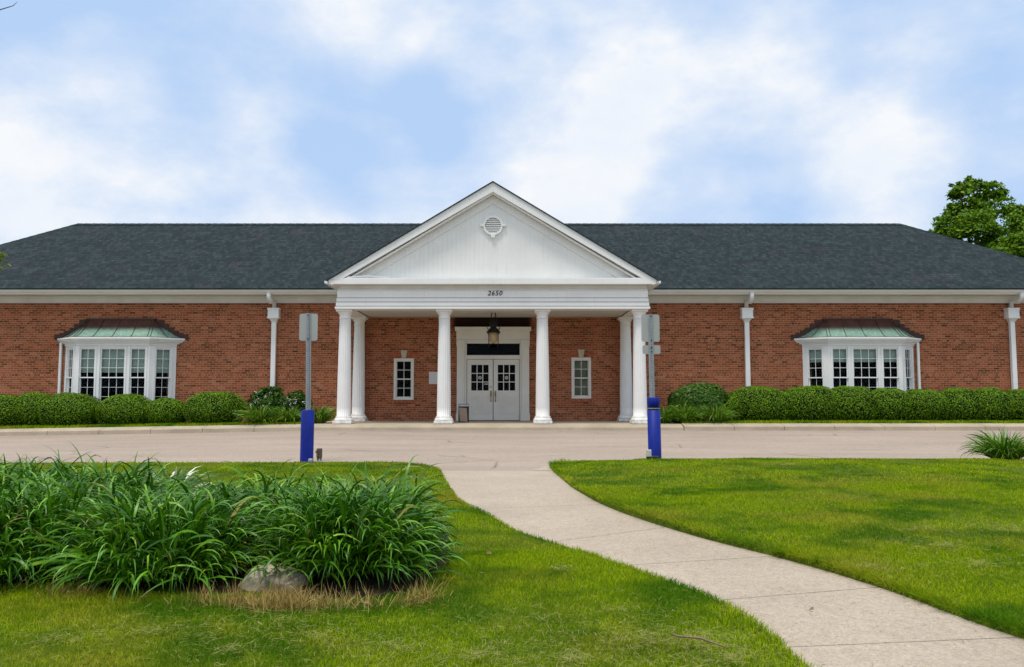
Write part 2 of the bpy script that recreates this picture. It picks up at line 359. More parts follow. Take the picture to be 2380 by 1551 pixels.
# ------------------------------------------------------------------ mesh builder
WORG = {}                                    # world origin of every object made here
class MB:
    def __init__(s): s.v = []; s.f = []; s.m = []; s.cur = 0; s.smooth = []; s.sm = False
    def add(s, vs, fs, smooth=None):
        b = len(s.v); s.v.extend([tuple(p) for p in vs])
        for f in fs:
            s.f.append(tuple(b + i for i in f)); s.m.append(s.cur); s.smooth.append(s.sm if smooth is None else smooth)
    def box(s, x0, x1, y0, y1, z0, z1):
        if x0 > x1: x0, x1 = x1, x0
        if y0 > y1: y0, y1 = y1, y0
        if z0 > z1: z0, z1 = z1, z0
        s.add([(x0, y0, z0), (x1, y0, z0), (x1, y1, z0), (x0, y1, z0), (x0, y0, z1), (x1, y0, z1), (x1, y1, z1), (x0, y1, z1)],
              [(3, 2, 1, 0), (4, 5, 6, 7), (0, 1, 5, 4), (1, 2, 6, 5), (2, 3, 7, 6), (3, 0, 4, 7)])
    def obox(s, O, d, n, u0, u1, w0, w1, z0, z1):
        """box in a frame: origin O(x,y), d along, n outward"""
        vs = []
        for z in (z0, z1):
            for (u, w) in ((u0, w0), (u1, w0), (u1, w1), (u0, w1)):
                vs.append((O[0] + d[0] * u + n[0] * w, O[1] + d[1] * u + n[1] * w, z))
        s.add(vs, [(3, 2, 1, 0), (4, 5, 6, 7), (0, 1, 5, 4), (1, 2, 6, 5), (2, 3, 7, 6), (3, 0, 4, 7)])
    def prism_y(s, poly, y0, y1):
        """polygon of (x,z) points extruded along y"""
        n = len(poly)
        vs = [(p[0], y0, p[1]) for p in poly] + [(p[0], y1, p[1]) for p in poly]
        fs = [tuple(range(n)), tuple(range(2 * n - 1, n - 1, -1))]
        fs += [(i, i + n, (i + 1) % n + n, (i + 1) % n) for i in range(n)]
        s.add(vs, fs)
    def prism_x(s, poly, x0, x1):
        n = len(poly)
        vs = [(x0, p[0], p[1]) for p in poly] + [(x1, p[0], p[1]) for p in poly]
        fs = [tuple(range(n)), tuple(range(2 * n - 1, n - 1, -1))]
        fs += [(i, i + n, (i + 1) % n + n, (i + 1) % n) for i in range(n)]
        s.add(vs, fs)
    def prism_z(s, poly, z0, z1):
        n = len(poly)
        vs = [(p[0], p[1], z0) for p in poly] + [(p[0], p[1], z1) for p in poly]
        fs = [tuple(range(n)), tuple(range(2 * n - 1, n - 1, -1))]
        fs += [(i, i + n, (i + 1) % n + n, (i + 1) % n) for i in range(n)]
        s.add(vs, fs)
    def lathe(s, cx, cy, prof, n=24, flute=0, fdepth=0.0, smooth=True, cap=True):
        """prof: (r, z) list; flute: number of hollows round it"""
        vs = []
        for (r, z) in prof:
            for i in range(n):
                a = 2 * math.pi * i / n
                rr = r - (fdepth * max(0, math.sin(a * flute)) ** .6 if flute and math.sin(a * flute) > 0 else 0)
                vs.append((cx + rr * math.cos(a), cy + rr * math.sin(a), z))
        fs = []
        for j in range(len(prof) - 1):
            for i in range(n):
                fs.append((j * n + i, j * n + (i + 1) % n, (j + 1) * n + (i + 1) % n, (j + 1) * n + i))
        s.add(vs, fs, smooth)
        if cap:
            b = len(s.v) - len(vs)
            for rng in (list(range(n))[::-1], list(range((len(prof) - 1) * n, len(prof) * n))):
                s.f.append(tuple(b + i for i in rng)); s.m.append(s.cur); s.smooth.append(False)
    def tube(s, pts, rad, n=8, cap=True, a0=0.0):
        pts = [Vector(p) for p in pts]
        rad = rad if isinstance(rad, (list, tuple)) else [rad] * len(pts)
        vs, fs = [], []
        up = None
        for i, p in enumerate(pts):
            t = (pts[min(i + 1, len(pts) - 1)] - pts[max(i - 1, 0)]).normalized()
            if up is None:
                up = Vector((0, 0, 1)) if abs(t.z) < .9 else Vector((1, 0, 0))
            a = t.cross(up).normalized(); b = a.cross(t).normalized(); up = b
            for j in range(n):
                an = 2 * math.pi * j / n + a0
                vs.append(p + (a * math.cos(an) + b * math.sin(an)) * rad[i])
        for i in range(len(pts) - 1):
            for j in range(n):
                fs.append((i * n + j, i * n + (j + 1) % n, (i + 1) * n + (j + 1) % n, (i + 1) * n + j))
        if cap: fs += [tuple(range(n))[::-1], tuple(range((len(pts) - 1) * n, len(pts) * n))]
        s.add(vs, fs, True)
    def build(s, name, mats, parent=None, bevel=0):
        me = bpy.data.meshes.new(name)
        V = np.array(s.v, dtype=float)
        o3 = (V.min(0) + V.max(0)) / 2
        if parent is None: o3[2] = V[:, 2].min()
        me.from_pydata((V - o3).tolist(), [], s.f)
        mats = mats if isinstance(mats, (list, tuple)) else [mats]
        for q in mats: me.materials.append(MATS[q])
        me.polygons.foreach_set('material_index', s.m); me.polygons.foreach_set('use_smooth', s.smooth)
        bm = bmesh.new(); bm.from_mesh(me); bmesh.ops.recalc_face_normals(bm, faces=bm.faces); bm.to_mesh(me); bm.free()
        ob = bpy.data.objects.new(name, me); col.objects.link(ob)
        WORG[ob.name] = Vector(o3)
        if parent is not None:
            ob.parent = parent; ob.location = Vector(o3) - WORG[parent.name]
        else: ob.location = o3
        if bevel:
            b = ob.modifiers.new('bevel', 'BEVEL'); b.width = bevel; b.segments = 2; b.limit_method = 'ANGLE'
        return ob
def tag(o, label=None, cat=None, group=None, kind=None):
    if label: o['label'] = label
    if cat: o['category'] = cat
    if group: o['group'] = group
    if kind: o['kind'] = kind
    return o
def empty(name, loc):
    o = bpy.data.objects.new(name, None); col.objects.link(o); o.location = loc; WORG[o.name] = Vector(loc)
    o.empty_display_size = .2
    return o
def fast_mesh(name, V, quads, tris, mats, parent=None, qm=None, tm=None, smooth=False, base=False):
    """big meshes from numpy arrays"""
    V = np.asarray(V, dtype=np.float32)
    o3 = ((V.min(0) + V.max(0)) / 2).astype(float)
    if parent is None: o3[2] = V[:, 2].min()
    me = bpy.data.meshes.new(name)
    nq = 0 if quads is None else len(quads); nt = 0 if tris is None else len(tris)
    lv = []
    if nq: lv.append(np.asarray(quads).ravel())
    if nt: lv.append(np.asarray(tris).ravel())
    lv = np.concatenate(lv).astype(np.int32)
    me.vertices.add(len(V)); me.vertices.foreach_set('co', (V - o3.astype(np.float32)).ravel())
    me.loops.add(len(lv)); me.loops.foreach_set('vertex_index', lv)
    me.polygons.add(nq + nt)
    starts = np.concatenate([np.arange(nq) * 4, nq * 4 + np.arange(nt) * 3]).astype(np.int32)
    me.polygons.foreach_set('loop_start', starts)
    mi = np.concatenate([np.zeros(nq) if qm is None else qm, np.zeros(nt) if tm is None else tm]).astype(np.int32)
    for q in mats: me.materials.append(MATS[q])
    me.polygons.foreach_set('material_index', mi)
    if smooth: me.polygons.foreach_set('use_smooth', np.ones(nq + nt, dtype=bool))
    me.update(calc_edges=True); me.validate()
    ob = bpy.data.objects.new(name, me); col.objects.link(ob); WORG[ob.name] = Vector(o3)
    if parent is not None: ob.parent = parent; ob.location = Vector(o3) - WORG[parent.name]
    else: ob.location = o3
    return ob

# ------------------------------------------------------------------ the ground
YW, YF, YP = 27.4, 24.7, 24.2             # front wall, front columns, pediment face
KY = 24.1                                 # kerb line
def zfar(X): return .06 if X > -5 else max(-.14, .06 - .016 * (-5 - X))
def zroad(X, Y):
    t = min(1, max(0, (Y - 13.2) / (KY - 13.2)))
    return zfar(X) * t
def vnoise(x, y, s=0):                     # smooth value for gentle bumps
    return (math.sin(x * 1.3 + s) * math.cos(y * 1.1 + s * 2) + .6 * math.sin(x * 2.9 + y * 1.7 + s) + .4 * math.cos(x * 4.3 - y * 3.1)) / 2

mb = MB()
G = 900
mb.add([(-G, -300, -.2), (G, -300, -.2), (G, G, -.2), (-G, G, -.2)], [(0, 1, 2, 3)])
tag(mb.build('ground', 'turf soil'), kind='structure')
# road sheet
xs = list(np.linspace(-70, -16, 12)) + list(np.linspace(-15, 16, 32)) + list(np.linspace(18, 70, 10))
ys = [11.85, 12.4, 13.2, 16, 19, 22, KY + .02]
mb = MB(); nx = len(xs)
vs = [(x, y, zroad(x, y)) for y in ys for x in xs]
mb.add(vs, [(j * nx + i, j * nx + i + 1, (j + 1) * nx + i + 1, (j + 1) * nx + i) for j in range(len(ys) - 1) for i in range(nx - 1)], True)
tag(mb.build('road', 'asphalt'), kind='structure')

# path: edges measured on the ground
LE = [(1010, 1096), (1060, 1150), (1125, 1187), (1190, 1225), (1300, 1265), (1450, 1308), (1560, 1345), (1660, 1385), (1745, 1430), (1810, 1480), (1850, 1520), (1880, 1551)]
RE = [(1284, 1096), (1330, 1135), (1390, 1170), (1450, 1195), (1530, 1222), (1640, 1255), (1800, 1295), (1950, 1337), (2100, 1385), (2200, 1425), (2300, 1462), (2380, 1490)]
LE = [gnd(*p, .045) for p in LE] + [(1.42, 2.6), (1.72, 1.6), (2.05, .4), (2.4, -1.5)]
RE = [gnd(*p) for p in RE] + [(2.62, 3.1), (2.98, 2.2), (3.4, .8), (3.85, -1.5)]
LE[0] = (LE[0][0], 11.84); RE[0] = (RE[0][0], 11.84)
def interp(E, Y):
    """x of an edge at depth Y (edges run away from the road)"""
    for a, b in zip(E, E[1:]):
        if a[1] >= Y >= b[1]:
            t = (a[1] - Y) / (a[1] - b[1]); return a[0] + (b[0] - a[0]) * t
    return E[0][0] if Y > E[0][1] else E[-1][0]
def smooth_edge(E, Y): return (interp(E, Y - .18) + 2 * interp(E, Y) + interp(E, Y + .18)) / 4
def xl(Y):
    if Y > 11.84: return LE[0][0] - (Y - 11.84) * .35 - max(0, Y - 12.45) ** 2 * 1.5
    return smooth_edge(LE, Y)
def xr(Y):
    if Y > 11.84: return RE[0][0] + (Y - 11.84) * .0 + max(0, Y - 12.5) ** 2 * .6
    return smooth_edge(RE, Y)
# slabs between tooled joints: a joint is a line from a left-edge Y to a right-edge Y
joints = [(11.84, 11.84)]
for a, b in (((1128, 1184), (1400, 1173)), ((1300, 1265), (1540, 1226)), ((1487, 1318), (1800, 1294)), ((1693, 1400), (2050, 1366)), ((1838, 1508), (2380, 1483))):
    joints.append((gnd(*a)[1], gnd(*b)[1]))
joints += [(2.5, 2.6), (.9, 1.2), (-1.4, -1.4)]
mb = MB()
for (a, b) in zip(joints, joints[1:]):
    gap = .004
    N = 10; rows = []
    for i in range(N + 1):
        t = i / N
        yl = a[0] - gap + (b[0] - a[0] + 2 * gap) * t; yr = a[1] - gap + (b[1] - a[1] + 2 * gap) * t
        L, Rr = (smooth_edge(LE, yl) - .03, yl), (smooth_edge(RE, yr) + .03, yr)
        rows.append([(L[0] + (Rr[0] - L[0]) * q / 4, L[1] + (Rr[1] - L[1]) * q / 4, .004) for q in range(5)])
    vs = [p for r in rows for p in r] 
    fs = [(i * 5 + q, i * 5 + q + 1, (i + 1) * 5 + q + 1, (i + 1) * 5 + q) for i in range(N) for q in range(4)]
    vs2 = [(p[0], p[1], -.06) for p in rows[0]] + [(p[0], p[1], -.06) for p in rows[-1]]
    b0 = len(vs); vs += vs2
    fs += [(q, q + 1, b0 + q + 1, b0 + q) for q in range(4)] + [(N * 5 + q, N * 5 + q + 1, b0 + 5 + q + 1, b0 + 5 + q) for q in range(4)]
    mb.add(vs, fs)
# little wedge of concrete at the road corner
w = [(gnd(1236, 1096)[0], 11.86), (RE[0][0] + .03, 11.86), (xr(12.7) + .05, 12.75), (xr(12.7) - .06, 12.7)]
mb.add([(p[0], p[1], .006) for p in w], [(0, 1, 2, 3)])
tag(mb.build('path', 'concrete'), kind='structure')
mb = MB(); mb.add([(-3, -2, -.045), (5, -2, -.045), (5, 12.0, -.045), (-3, 12.0, -.045)], [(0, 1, 2, 3)])
tag(mb.build('path_bed', 'bed soil'), kind='structure')

# lawn sheets, left and right of the path
def lawn_far(X):                          # where the lawn meets the road
    return 13.05 + .12 * math.sin(X * .35 + 1) + (.25 if X > 2 else 0)
def lawn_z(X, Y):
    e = max(0, min(1, (Y + 3) / 3))
    fall = max(0, min(1, (lawn_far(X) - Y) / .8))
    m = .030 + .026 * vnoise(X * .8, Y * .8) * fall
    if X > xr(Y):
        m += .075 * fall * min(1, (X - xr(Y)) / 2.0) * max(0, min(1, (Y - 2) / 6)) + .012
    return m
def lawn_sheet(side):
    Ys = list(np.linspace(-3, 2, 12)) + list(np.linspace(2.2, 12.9, 64)) + [13.0]
    fr = [0, .004, .012, .025, .04, .06, .08, .105, .13, .16, .19, .22, .26, .30, .35, .4, .5, .65, .8, 1.0]
    n = len(fr); vs = []
    for Y in Ys:
        for f in fr:
            if side < 0: x0 = xl(Y); X = x0 + (-34 - x0) * f
            else: x0 = xr(Y); X = x0 + (36 - x0) * f
            yy = Y
            if Y > 12.3: yy = 12.3 + (Y - 12.3) * (lawn_far(X) - 12.3) / .7
            vs.append((X, yy, lawn_z(X, yy)))
    m_ = len(Ys)
    fs = [(j * n + i, j * n + i + 1, (j + 1) * n + i + 1, (j + 1) * n + i) for j in range(m_ - 1) for i in range(n - 1)]
    b = len(vs)                             # cut edge down to the path and the road
    ring = [j * n for j in range(m_)] + [(m_ - 1) * n + i for i in range(1, n)]
    vs += [(vs[i][0], vs[i][1], -.07) for i in ring]
    fs += [(ring[i], ring[i + 1], b + i + 1, b + i) for i in range(len(ring) - 1)]
    mm = MB(); mm.add(vs, fs, True)
    return mm
tag(lawn_sheet(-1).build('lawn', 'turf soil'), kind='structure')
tag(lawn_sheet(1).build('lawn', 'turf soil'), kind='structure')

# planting bed in front, left
BED = [gnd(*p) for p in ((-330, 1300), (-180, 1375), (0, 1378), (120, 1380), (250, 1402), (420, 1408), (600, 1404), (740, 1416), (860, 1410), (985, 1385), (1045, 1325), (1050, 1260), (1000, 1195), (900, 1165), (600, 1140), (300, 1120), (-40, 1108), (-300, 1150))]
def inpoly(px, py, poly):
    px = np.asarray(px); py = np.asarray(py); ins = np.zeros(px.shape, bool)
    n = len(poly)
    for i in range(n):
        x1, y1 = poly[i]; x2, y2 = poly[(i + 1) % n]
        if y1 == y2: continue
        c = ((y1 > py) != (y2 > py)) & (px < (x2 - x1) * (py - y1) / (y2 - y1) + x1)
        ins ^= c
    return ins
bm = bmesh.new()
c0 = Vector((sum(p[0] for p in BED) / len(BED), sum(p[1] for p in BED) / len(BED)))
ring = []
pts = []
for i, p in enumerate(BED):
    q = BED[(i + 1) % len(BED)]
    for t in (0, .25, .5, .75): pts.append(Vector((p[0] + (q[0] - p[0]) * t, p[1] + (q[1] - p[1]) * t)))
mb = MB(); n = len(pts); vs = []
for f, zz in ((1, .030), (.94, .042), (.75, .052), (.4, .06)):
    for p in pts:
        q = c0 + (p - c0) * f; vs.append((q.x, q.y, zz + .012 * vnoise(q.x * 5, q.y * 5)))
vs.append((c0.x, c0.y, .06))
fs = [(j * n + i, j * n + (i + 1) % n, (j + 1) * n + (i + 1) % n, (j + 1) * n + i) for j in range(3) for i in range(n)]
fs += [(3 * n + i, 3 * n + (i + 1) % n, 4 * n) for i in range(n)]
mb.add(vs, fs, True)
bm.free()
tag(mb.build('planting_bed', 'bed soil'), kind='structure')

# kerb in stones, the porch apron, and the grass strip behind
PCX = PX(1144, 900, YF)                    # centre line of the portico
def kerb_prof(zr):
    return [(KY, -.2), (KY, zr - .02), (KY + .012, zr + .115), (KY + .035, zr + .138), (KY + .42, zr + .20), (KY + .42, -.2)]
mb = MB()
KX0, KX1 = PCX - 5.55, PCX + 5.75
x = KX0
def stone(xa, xb, lower=0):
    n = 6; za, zb = zroad(xa, KY), zroad(xb, KY)
    A, B = kerb_prof(za), kerb_prof(zb)
    vs = [(xa, *p) for p in A] + [(xb, *p) for p in B]; m_ = len(A)
    mb.add(vs, [tuple(range(m_)), tuple(range(2 * m_ - 1, m_ - 1, -1))] + [(i, i + m_, (i + 1) % m_ + m_, (i + 1) % m_) for i in range(m_)])
while x > -60: stone(x - 1.545, x - .014); x -= 1.545
x = KX1
while x < 60: stone(x + .014, x + 1.5); x += 1.5
tag(mb.build('kerb', 'kerbstone'), kind='structure')
mb = MB()
mb.prism_x([(KY, -.2), (KY, .05), (KY + .015, .148), (KY + .04, .165), (KY + .34, .243), (YW - .002, .25), (YW - .002, -.2)], KX0 + .014, KX1 - .014)
tag(mb.build('porch_slab', 'kerbstone'), kind='structure')
def strip_z(X, Y): return zroad(X, KY) + .19 + .05 * min(1, max(0, (Y - 24.5) / 2))
for (xa, xb) in ((-60, KX0), (KX1, 60)):
    xs = np.linspace(xa, xb, 40); mb = MB(); mb.cur = 0
    ys = [KY + .42, 24.9, 25.3, YW + .1]
    vs = [(x, y, strip_z(x, y)) for y in ys for x in xs]; nx = len(xs)
    for j in range(3):
        mb.cur = 0 if j < 1 else 1
        mb.add(vs, [(j * nx + i, j * nx + i + 1, (j + 1) * nx + i + 1, (j + 1) * nx + i) for i in range(nx - 1)], True)
    tag(mb.build('planting_strip', ['turf soil', 'bed soil']), kind='structure')

# ------------------------------------------------------------------ the building
B = empty('brick_building', (PCX, YW, .25))
tag(B, 'long single storey brick building with white columned portico and dark hipped roof', 'building')
CXB = PCX                                  # back-wall centre as well
EAVE_Z = PZ(672, 26.75)
FZ1, FZ0 = PZ(686, 27.3), PZ(704, 27.35)   # frieze board
XL, XR = -21.75, 20.0                      # outer walls
YB = 36.0
# bay plan (centre x, half width at wall, projection)
BAYS = [dict(c=PX(280, 850, YW), down=-1, blind=.545), dict(c=PX(1995, 850, YW), down=1, blind=.30)]
BW2, BF2, BD = 1.90, 1.235, .56
WIN = [(915, 962, 833, 930), (1328, 1374, 831, 927)]
ENT = (PX(1084, 900, YW), PX(1208, 900, YW), .25, PZ(799, YW))
holes = []
for b in BAYS: holes.append((b['c'] - 1.6, b['c'] + 1.6, .5, 2.72))
WR = []
for (a, c, y0, y1) in WIN:
    r = (PX(a, 880, YW), PX(c, 880, YW), PZ(y1, YW), PZ(y0, YW)); WR.append(r); holes.append(r)
holes.append(ENT)
def wall_holes(mb, x0, x1, z0, z1, y, hl, depth):
    X = sorted({x0, x1, *[h[0] for h in hl], *[h[1] for h in hl]}); Z = sorted({z0, z1, *[h[2] for h in hl], *[h[3] for h in hl]})
    for xa, xb in zip(X, X[1:]):
        for za, zb in zip(Z, Z[1:]):
            cx, cz = (xa + xb) / 2, (za + zb) / 2
            if any(h[0] < cx < h[1] and h[2] < cz < h[3] for h in hl): continue
            mb.add([(xa, y, za), (xb, y, za), (xb, y, zb), (xa, y, zb)], [(0, 1, 2, 3)])
    for (a, b, c, d) in hl:
        for q in (((a, c), (a, d)), ((b, c), (b, d)), ((a, c), (b, c)), ((a, d), (b, d))):
            (p0, p1) = q
            mb.add([(p0[0], y, p0[1]), (p1[0], y, p1[1]), (p1[0], y + depth, p1[1]), (p0[0], y + depth, p0[1])], [(0, 1, 2, 3)])
mb = MB()
wall_holes(mb, XL, XR, -.2, FZ0 + .2, YW, holes, .22)
ztop = FZ0 + .2
mb.add([(XL, YW, -.2), (XL, YB, -.2), (XL, YB, ztop), (XL, YW, ztop)], [(0, 1, 2, 3)])
mb.add([(XR, YW, -.2), (XR, YB, -.2), (XR, YB, ztop), (XR, YW, ztop)], [(0, 1, 2, 3)])
mb.add([(XL, YB, -.2), (XR, YB, -.2), (XR, YB, ztop), (XL, YB, ztop)], [(0, 1, 2, 3)])
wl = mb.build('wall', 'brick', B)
# dark rooms behind the openings
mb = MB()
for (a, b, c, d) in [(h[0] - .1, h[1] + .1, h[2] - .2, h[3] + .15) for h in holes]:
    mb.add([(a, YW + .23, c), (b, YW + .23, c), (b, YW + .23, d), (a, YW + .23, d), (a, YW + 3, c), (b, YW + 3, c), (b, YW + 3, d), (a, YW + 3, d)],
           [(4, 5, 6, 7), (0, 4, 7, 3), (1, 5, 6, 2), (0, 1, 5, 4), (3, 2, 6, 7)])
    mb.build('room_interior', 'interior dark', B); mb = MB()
# frieze board, soffit, gutter
PXL, PXR = PX(787, 700, 24.5), PX(1503, 700, 24.5)     # portico beam outer faces
mb = MB()
for (a, b) in ((XL - .03, PXL + .3), (PXR - .3, XR + .03)):
    mb.box(a, b, 27.33, YW - .004, FZ0, FZ1 + .10)
    mb.prism_x([(27.30, FZ0 - .012), (27.36, FZ0 - .012), (27.36, FZ0 + .035), (27.315, FZ0 + .035)], a, b)
    mb.build('frieze_board', 'white paint aged', B); mb = MB()
mb.box(XL - .035, XL - .004, 27.41, YB, FZ0, FZ1 + .1); 
mb.build('frieze_board', 'white paint aged', B); mb = MB()
mb.box(XR + .004, XR + .035, 27.41, YB, FZ0, FZ1 + .1)
mb.build('frieze_board', 'white paint aged', B)
ESL = .65
ridge_Y = 26.62 + (PZ(523, 31.8) - EAVE_Z) / ESL
RZ = EAVE_Z + (ridge_Y - 26.62) * ESL
mb = MB()
for (a, b) in ((XL - .6, PXL + .05), (PXR - .05, XR + .6)):
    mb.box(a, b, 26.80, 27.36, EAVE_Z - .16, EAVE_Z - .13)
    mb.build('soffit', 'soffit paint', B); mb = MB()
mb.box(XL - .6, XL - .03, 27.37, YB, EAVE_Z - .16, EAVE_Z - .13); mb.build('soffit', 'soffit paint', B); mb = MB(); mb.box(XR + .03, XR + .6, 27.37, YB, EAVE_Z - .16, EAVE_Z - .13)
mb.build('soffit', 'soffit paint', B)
mb = MB()
gz = EAVE_Z
for (a, b) in ((XL - .62, PXL + .02), (PXR - .02, XR + .62)):
    mb.prism_x([(26.66, gz + .005), (26.645, gz - .03), (26.67, gz - .075), (26.72, gz - .125), (26.79, gz - .13), (26.79, gz - .02), (26.78, gz - .02), (26.76, gz + .005)], a, b)
    mb.box(a + .02, b - .02, 26.792, 26.83, gz - .175, gz + .0)
    mb.build('gutter', 'white paint', B); mb = MB()
# main hipped roof
mb = MB()
e0 = 26.62; hx0, hx1 = XL - .62, XR + .62; run = ridge_Y - e0; eb = ridge_Y + run
RX0, RX1 = PX(180, 527, ridge_Y), PX(2092, 527, ridge_Y)
zt = EAVE_Z + .015
vs = [(hx0, e0, zt), (hx1, e0, zt), (hx1, eb, zt), (hx0, eb, zt), (RX0, ridge_Y, RZ), (RX1, ridge_Y, RZ)]
mb.add(vs, [(0, 1, 5, 4), (1, 2, 5), (2, 3, 4, 5), (3, 0, 4)])
mb.add([(v[0], v[1], v[2] - .05) for v in vs[:4]], [(3, 2, 1, 0)])
for i in range(4):
    a, b = vs[i], vs[(i + 1) % 4]
    mb.add([a, b, (b[0], b[1], b[2] - .05), (a[0], a[1], a[2] - .05)], [(0, 1, 2, 3)])
# ridge and hip caps
def cap(a, b, w=.13, h=.025):
    a, b = Vector(a), Vector(b); t = (b - a).normalized(); s = t.cross(Vector((0, 0, 1))).normalized() * w
    n = int((b - a).length / .3); 
    for i in range(n):
        p = a + (b - a) * (i / n); q = a + (b - a) * ((i + 1.06) / n); dz = Vector((0, 0, h)); dn = Vector((0, 0, -w * .5))
        mb.add([p + s + dn, p + dz + dz * .4, p - s + dn, q + s + dn, q + dz, q - s + dn], [(0, 1, 4, 3), (1, 2, 5, 4), (0, 1, 2)])
cap(vs[4], vs[5]); cap(vs[0], vs[4]); cap(vs[1], vs[5])
mb.build('roof', 'shingles', B)

# ---------------- portico
BEAM0 = PZ(718.5, 24.45)                   # underside of the beam
mb = MB()
yz = lambda y: PZ(y, 24.45)
CORN0, CORN1 = PZ(660, YP), PZ(648, YP)    # horizontal cornice board
# beam faces step out board by board
bands = [(yz(718.5), yz(713.4), .085), (yz(711.6), yz(703.6), .060), (yz(701.8), yz(693.8), .045), (yz(692.0), yz(676), .030), (yz(718), CORN0 + .02, -.012)]
for (a, b, out) in bands:
    mb.cur = 1 if out < 0 else 0
    mb.box(PXL - out, PXR + out, 24.45 - out, 24.95, a, b)
    for s_, X in ((-1, PXL), (1, PXR)):
        xa, xb = (X - out, X + .45) if s_ < 0 else (X - .45, X + out)
        mb.box(xa, xb, 24.9501, YW - .003, a, b)
mb.prism_x([(24.47, yz(677)), (24.40, yz(675.5)), (24.40, yz(674)), (24.47, yz(669))], PXL - .02, PXR + .02)
mb.build('entablature', ['white paint', 'white paint aged'], B)
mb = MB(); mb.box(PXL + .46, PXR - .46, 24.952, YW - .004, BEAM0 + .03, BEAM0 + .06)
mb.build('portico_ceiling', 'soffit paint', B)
# pediment
apx = PX(1146, 424, YP); APZ = PZ(424, YP)
TLX, TRX = PX(763, 654, YP), PX(1527, 650, YP); TZ = (PZ(654, YP) + PZ(651, YP)) / 2 + .01
slope = (APZ - TZ) / ((TRX - TLX) / 2)
apx = (TLX + TRX) / 2
THK = .29                                  # vertical thickness of rake board
mb = MB()
mb.box(TLX + .02, TRX - .02, YP, 24.44, CORN0, CORN1)
mb.box(TLX + .10, TRX - .10, YP + .01, 24.44, CORN1, CORN1 + .03)
# a strip of trim that has worked loose along the top of the cornice
n_ = 10
vs = [(TLX + .55 + 1.25 * i / n_, YP + .015, CORN1 + .032 + .035 * math.sin(math.pi * i / n_) ** 2 + q) for q in (0, .035) for i in range(n_ + 1)]
vs += [(p[0], YP + .03, p[2]) for p in vs]
m_ = n_ + 1
mb.add(vs, [(i, i + 1, m_ + i + 1, m_ + i) for i in range(n_)] + [(2 * m_ + i, 2 * m_ + i + 1, 3 * m_ + i + 1, 3 * m_ + i) for i in range(n_)] + [(m_ + i, m_ + i + 1, 3 * m_ + i + 1, 3 * m_ + i) for i in range(n_)])
mb.build('cornice', 'white paint', B)
mb = MB()
mb.prism_y([(TLX, TZ), (apx, APZ), (apx, APZ - THK), (TLX + .10, TZ - THK * .48)], YP, 24.40)
mb.prism_y([(apx + .0005, APZ), (TRX, TZ), (TRX - .10, TZ - THK * .48), (apx + .0005, APZ - THK)], YP, 24.40)
# lower bead of the rake boards
for s_ in (-1, 1):
    ex = TLX + .62 if s_ < 0 else TRX - .62
    ez = TZ + slope * .62 - THK
    mb.prism_y([(apx, APZ - THK - .001), (ex, ez - .001), (ex, ez - .04), (apx, APZ - THK - .04)], YP + .06, 24.41)
mb.build('rake_board', 'white paint', B)
# vertical board siding and the rake frieze that frames it
mb = MB()
zb = CORN1 + .02; bwid = .142
x = apx - bwid * 33
GB = YP + .30
def roofz(X, drop): return APZ - abs(X - apx) * slope - drop
while x < apx + bwid * 33:
    a, b = x + .0012, x + bwid - .0012
    if a < apx < b: poly = [(a, zb), (b, zb), (b, roofz(b, .34)), (apx, APZ - .34), (a, roofz(a, .34))]
    else: poly = [(a, zb), (b, zb), (b, roofz(b, .34)), (a, roofz(a, .34))]
    if min(p[1] for p in poly[2:]) > zb + .02: mb.prism_y(poly, GB, GB + .03)
    x += bwid
mb.prism_y([(TLX + .35, zb), (TRX - .35, zb), (apx, APZ - .33)], GB + .007, GB + .06)
mb.build('gable_siding', 'white paint', B)
mb = MB()
FD = .60
for s_ in (-1, 1):
    q = 0 if s_ < 0 else .0005
    ex = (APZ - FD - zb) / slope
    ex0 = (APZ - THK - zb) / slope
    mb.prism_y([(apx + q, APZ - THK + .02), (apx + s_ * ex0, zb + .001), (apx + s_ * ex, zb + .001), (apx + q, APZ - FD)], GB - .03, GB - .002)
mb.build('rake_frieze', 'white paint', B)
# portico roof, running back into the main roof
mb = MB()
back = e0 + (APZ - zt) / ESL + .3
for s_ in (-1, 1):
    ex = (TLX - .05) if s_ < 0 else (TRX + .05)
    ez = roofz(ex, 0)
    q = .0003 * s_
    yb_e = e0 + max(0, (ez - zt)) / ESL + .4
    mb.add([(apx + q, YP - .04, APZ + .035), (ex, YP - .04, ez + .035), (ex, yb_e, ez + .035), (apx + q, back, APZ + .035),
            (apx + q, YP - .04, APZ + .002), (ex, YP - .04, ez + .002), (ex, yb_e, ez + .002), (apx + q, back, APZ + .002)],
           [(0, 1, 2, 3), (4, 5, 6, 7), (0, 1, 5, 4), (1, 2, 6, 5)])
mb.build('portico_roof', 'shingles', B)
mb = MB()
for s_, X in ((-1, TLX), (1, TRX)):
    a, b = (X - .12, X - .002) if s_ < 0 else (X + .002, X + .12)
    mb.box(a, b, YP + .02, 26.6, TZ - .09, TZ - .015)
    a2, b2 = (X + .002, PXL - .03) if s_ < 0 else (PXR + .03, X - .002)
    mb.box(a2, b2, 24.41, 26.7, CORN0 + .01, CORN0 + .04)
    mb.build('eave_gutter', 'white paint', B); mb = MB()
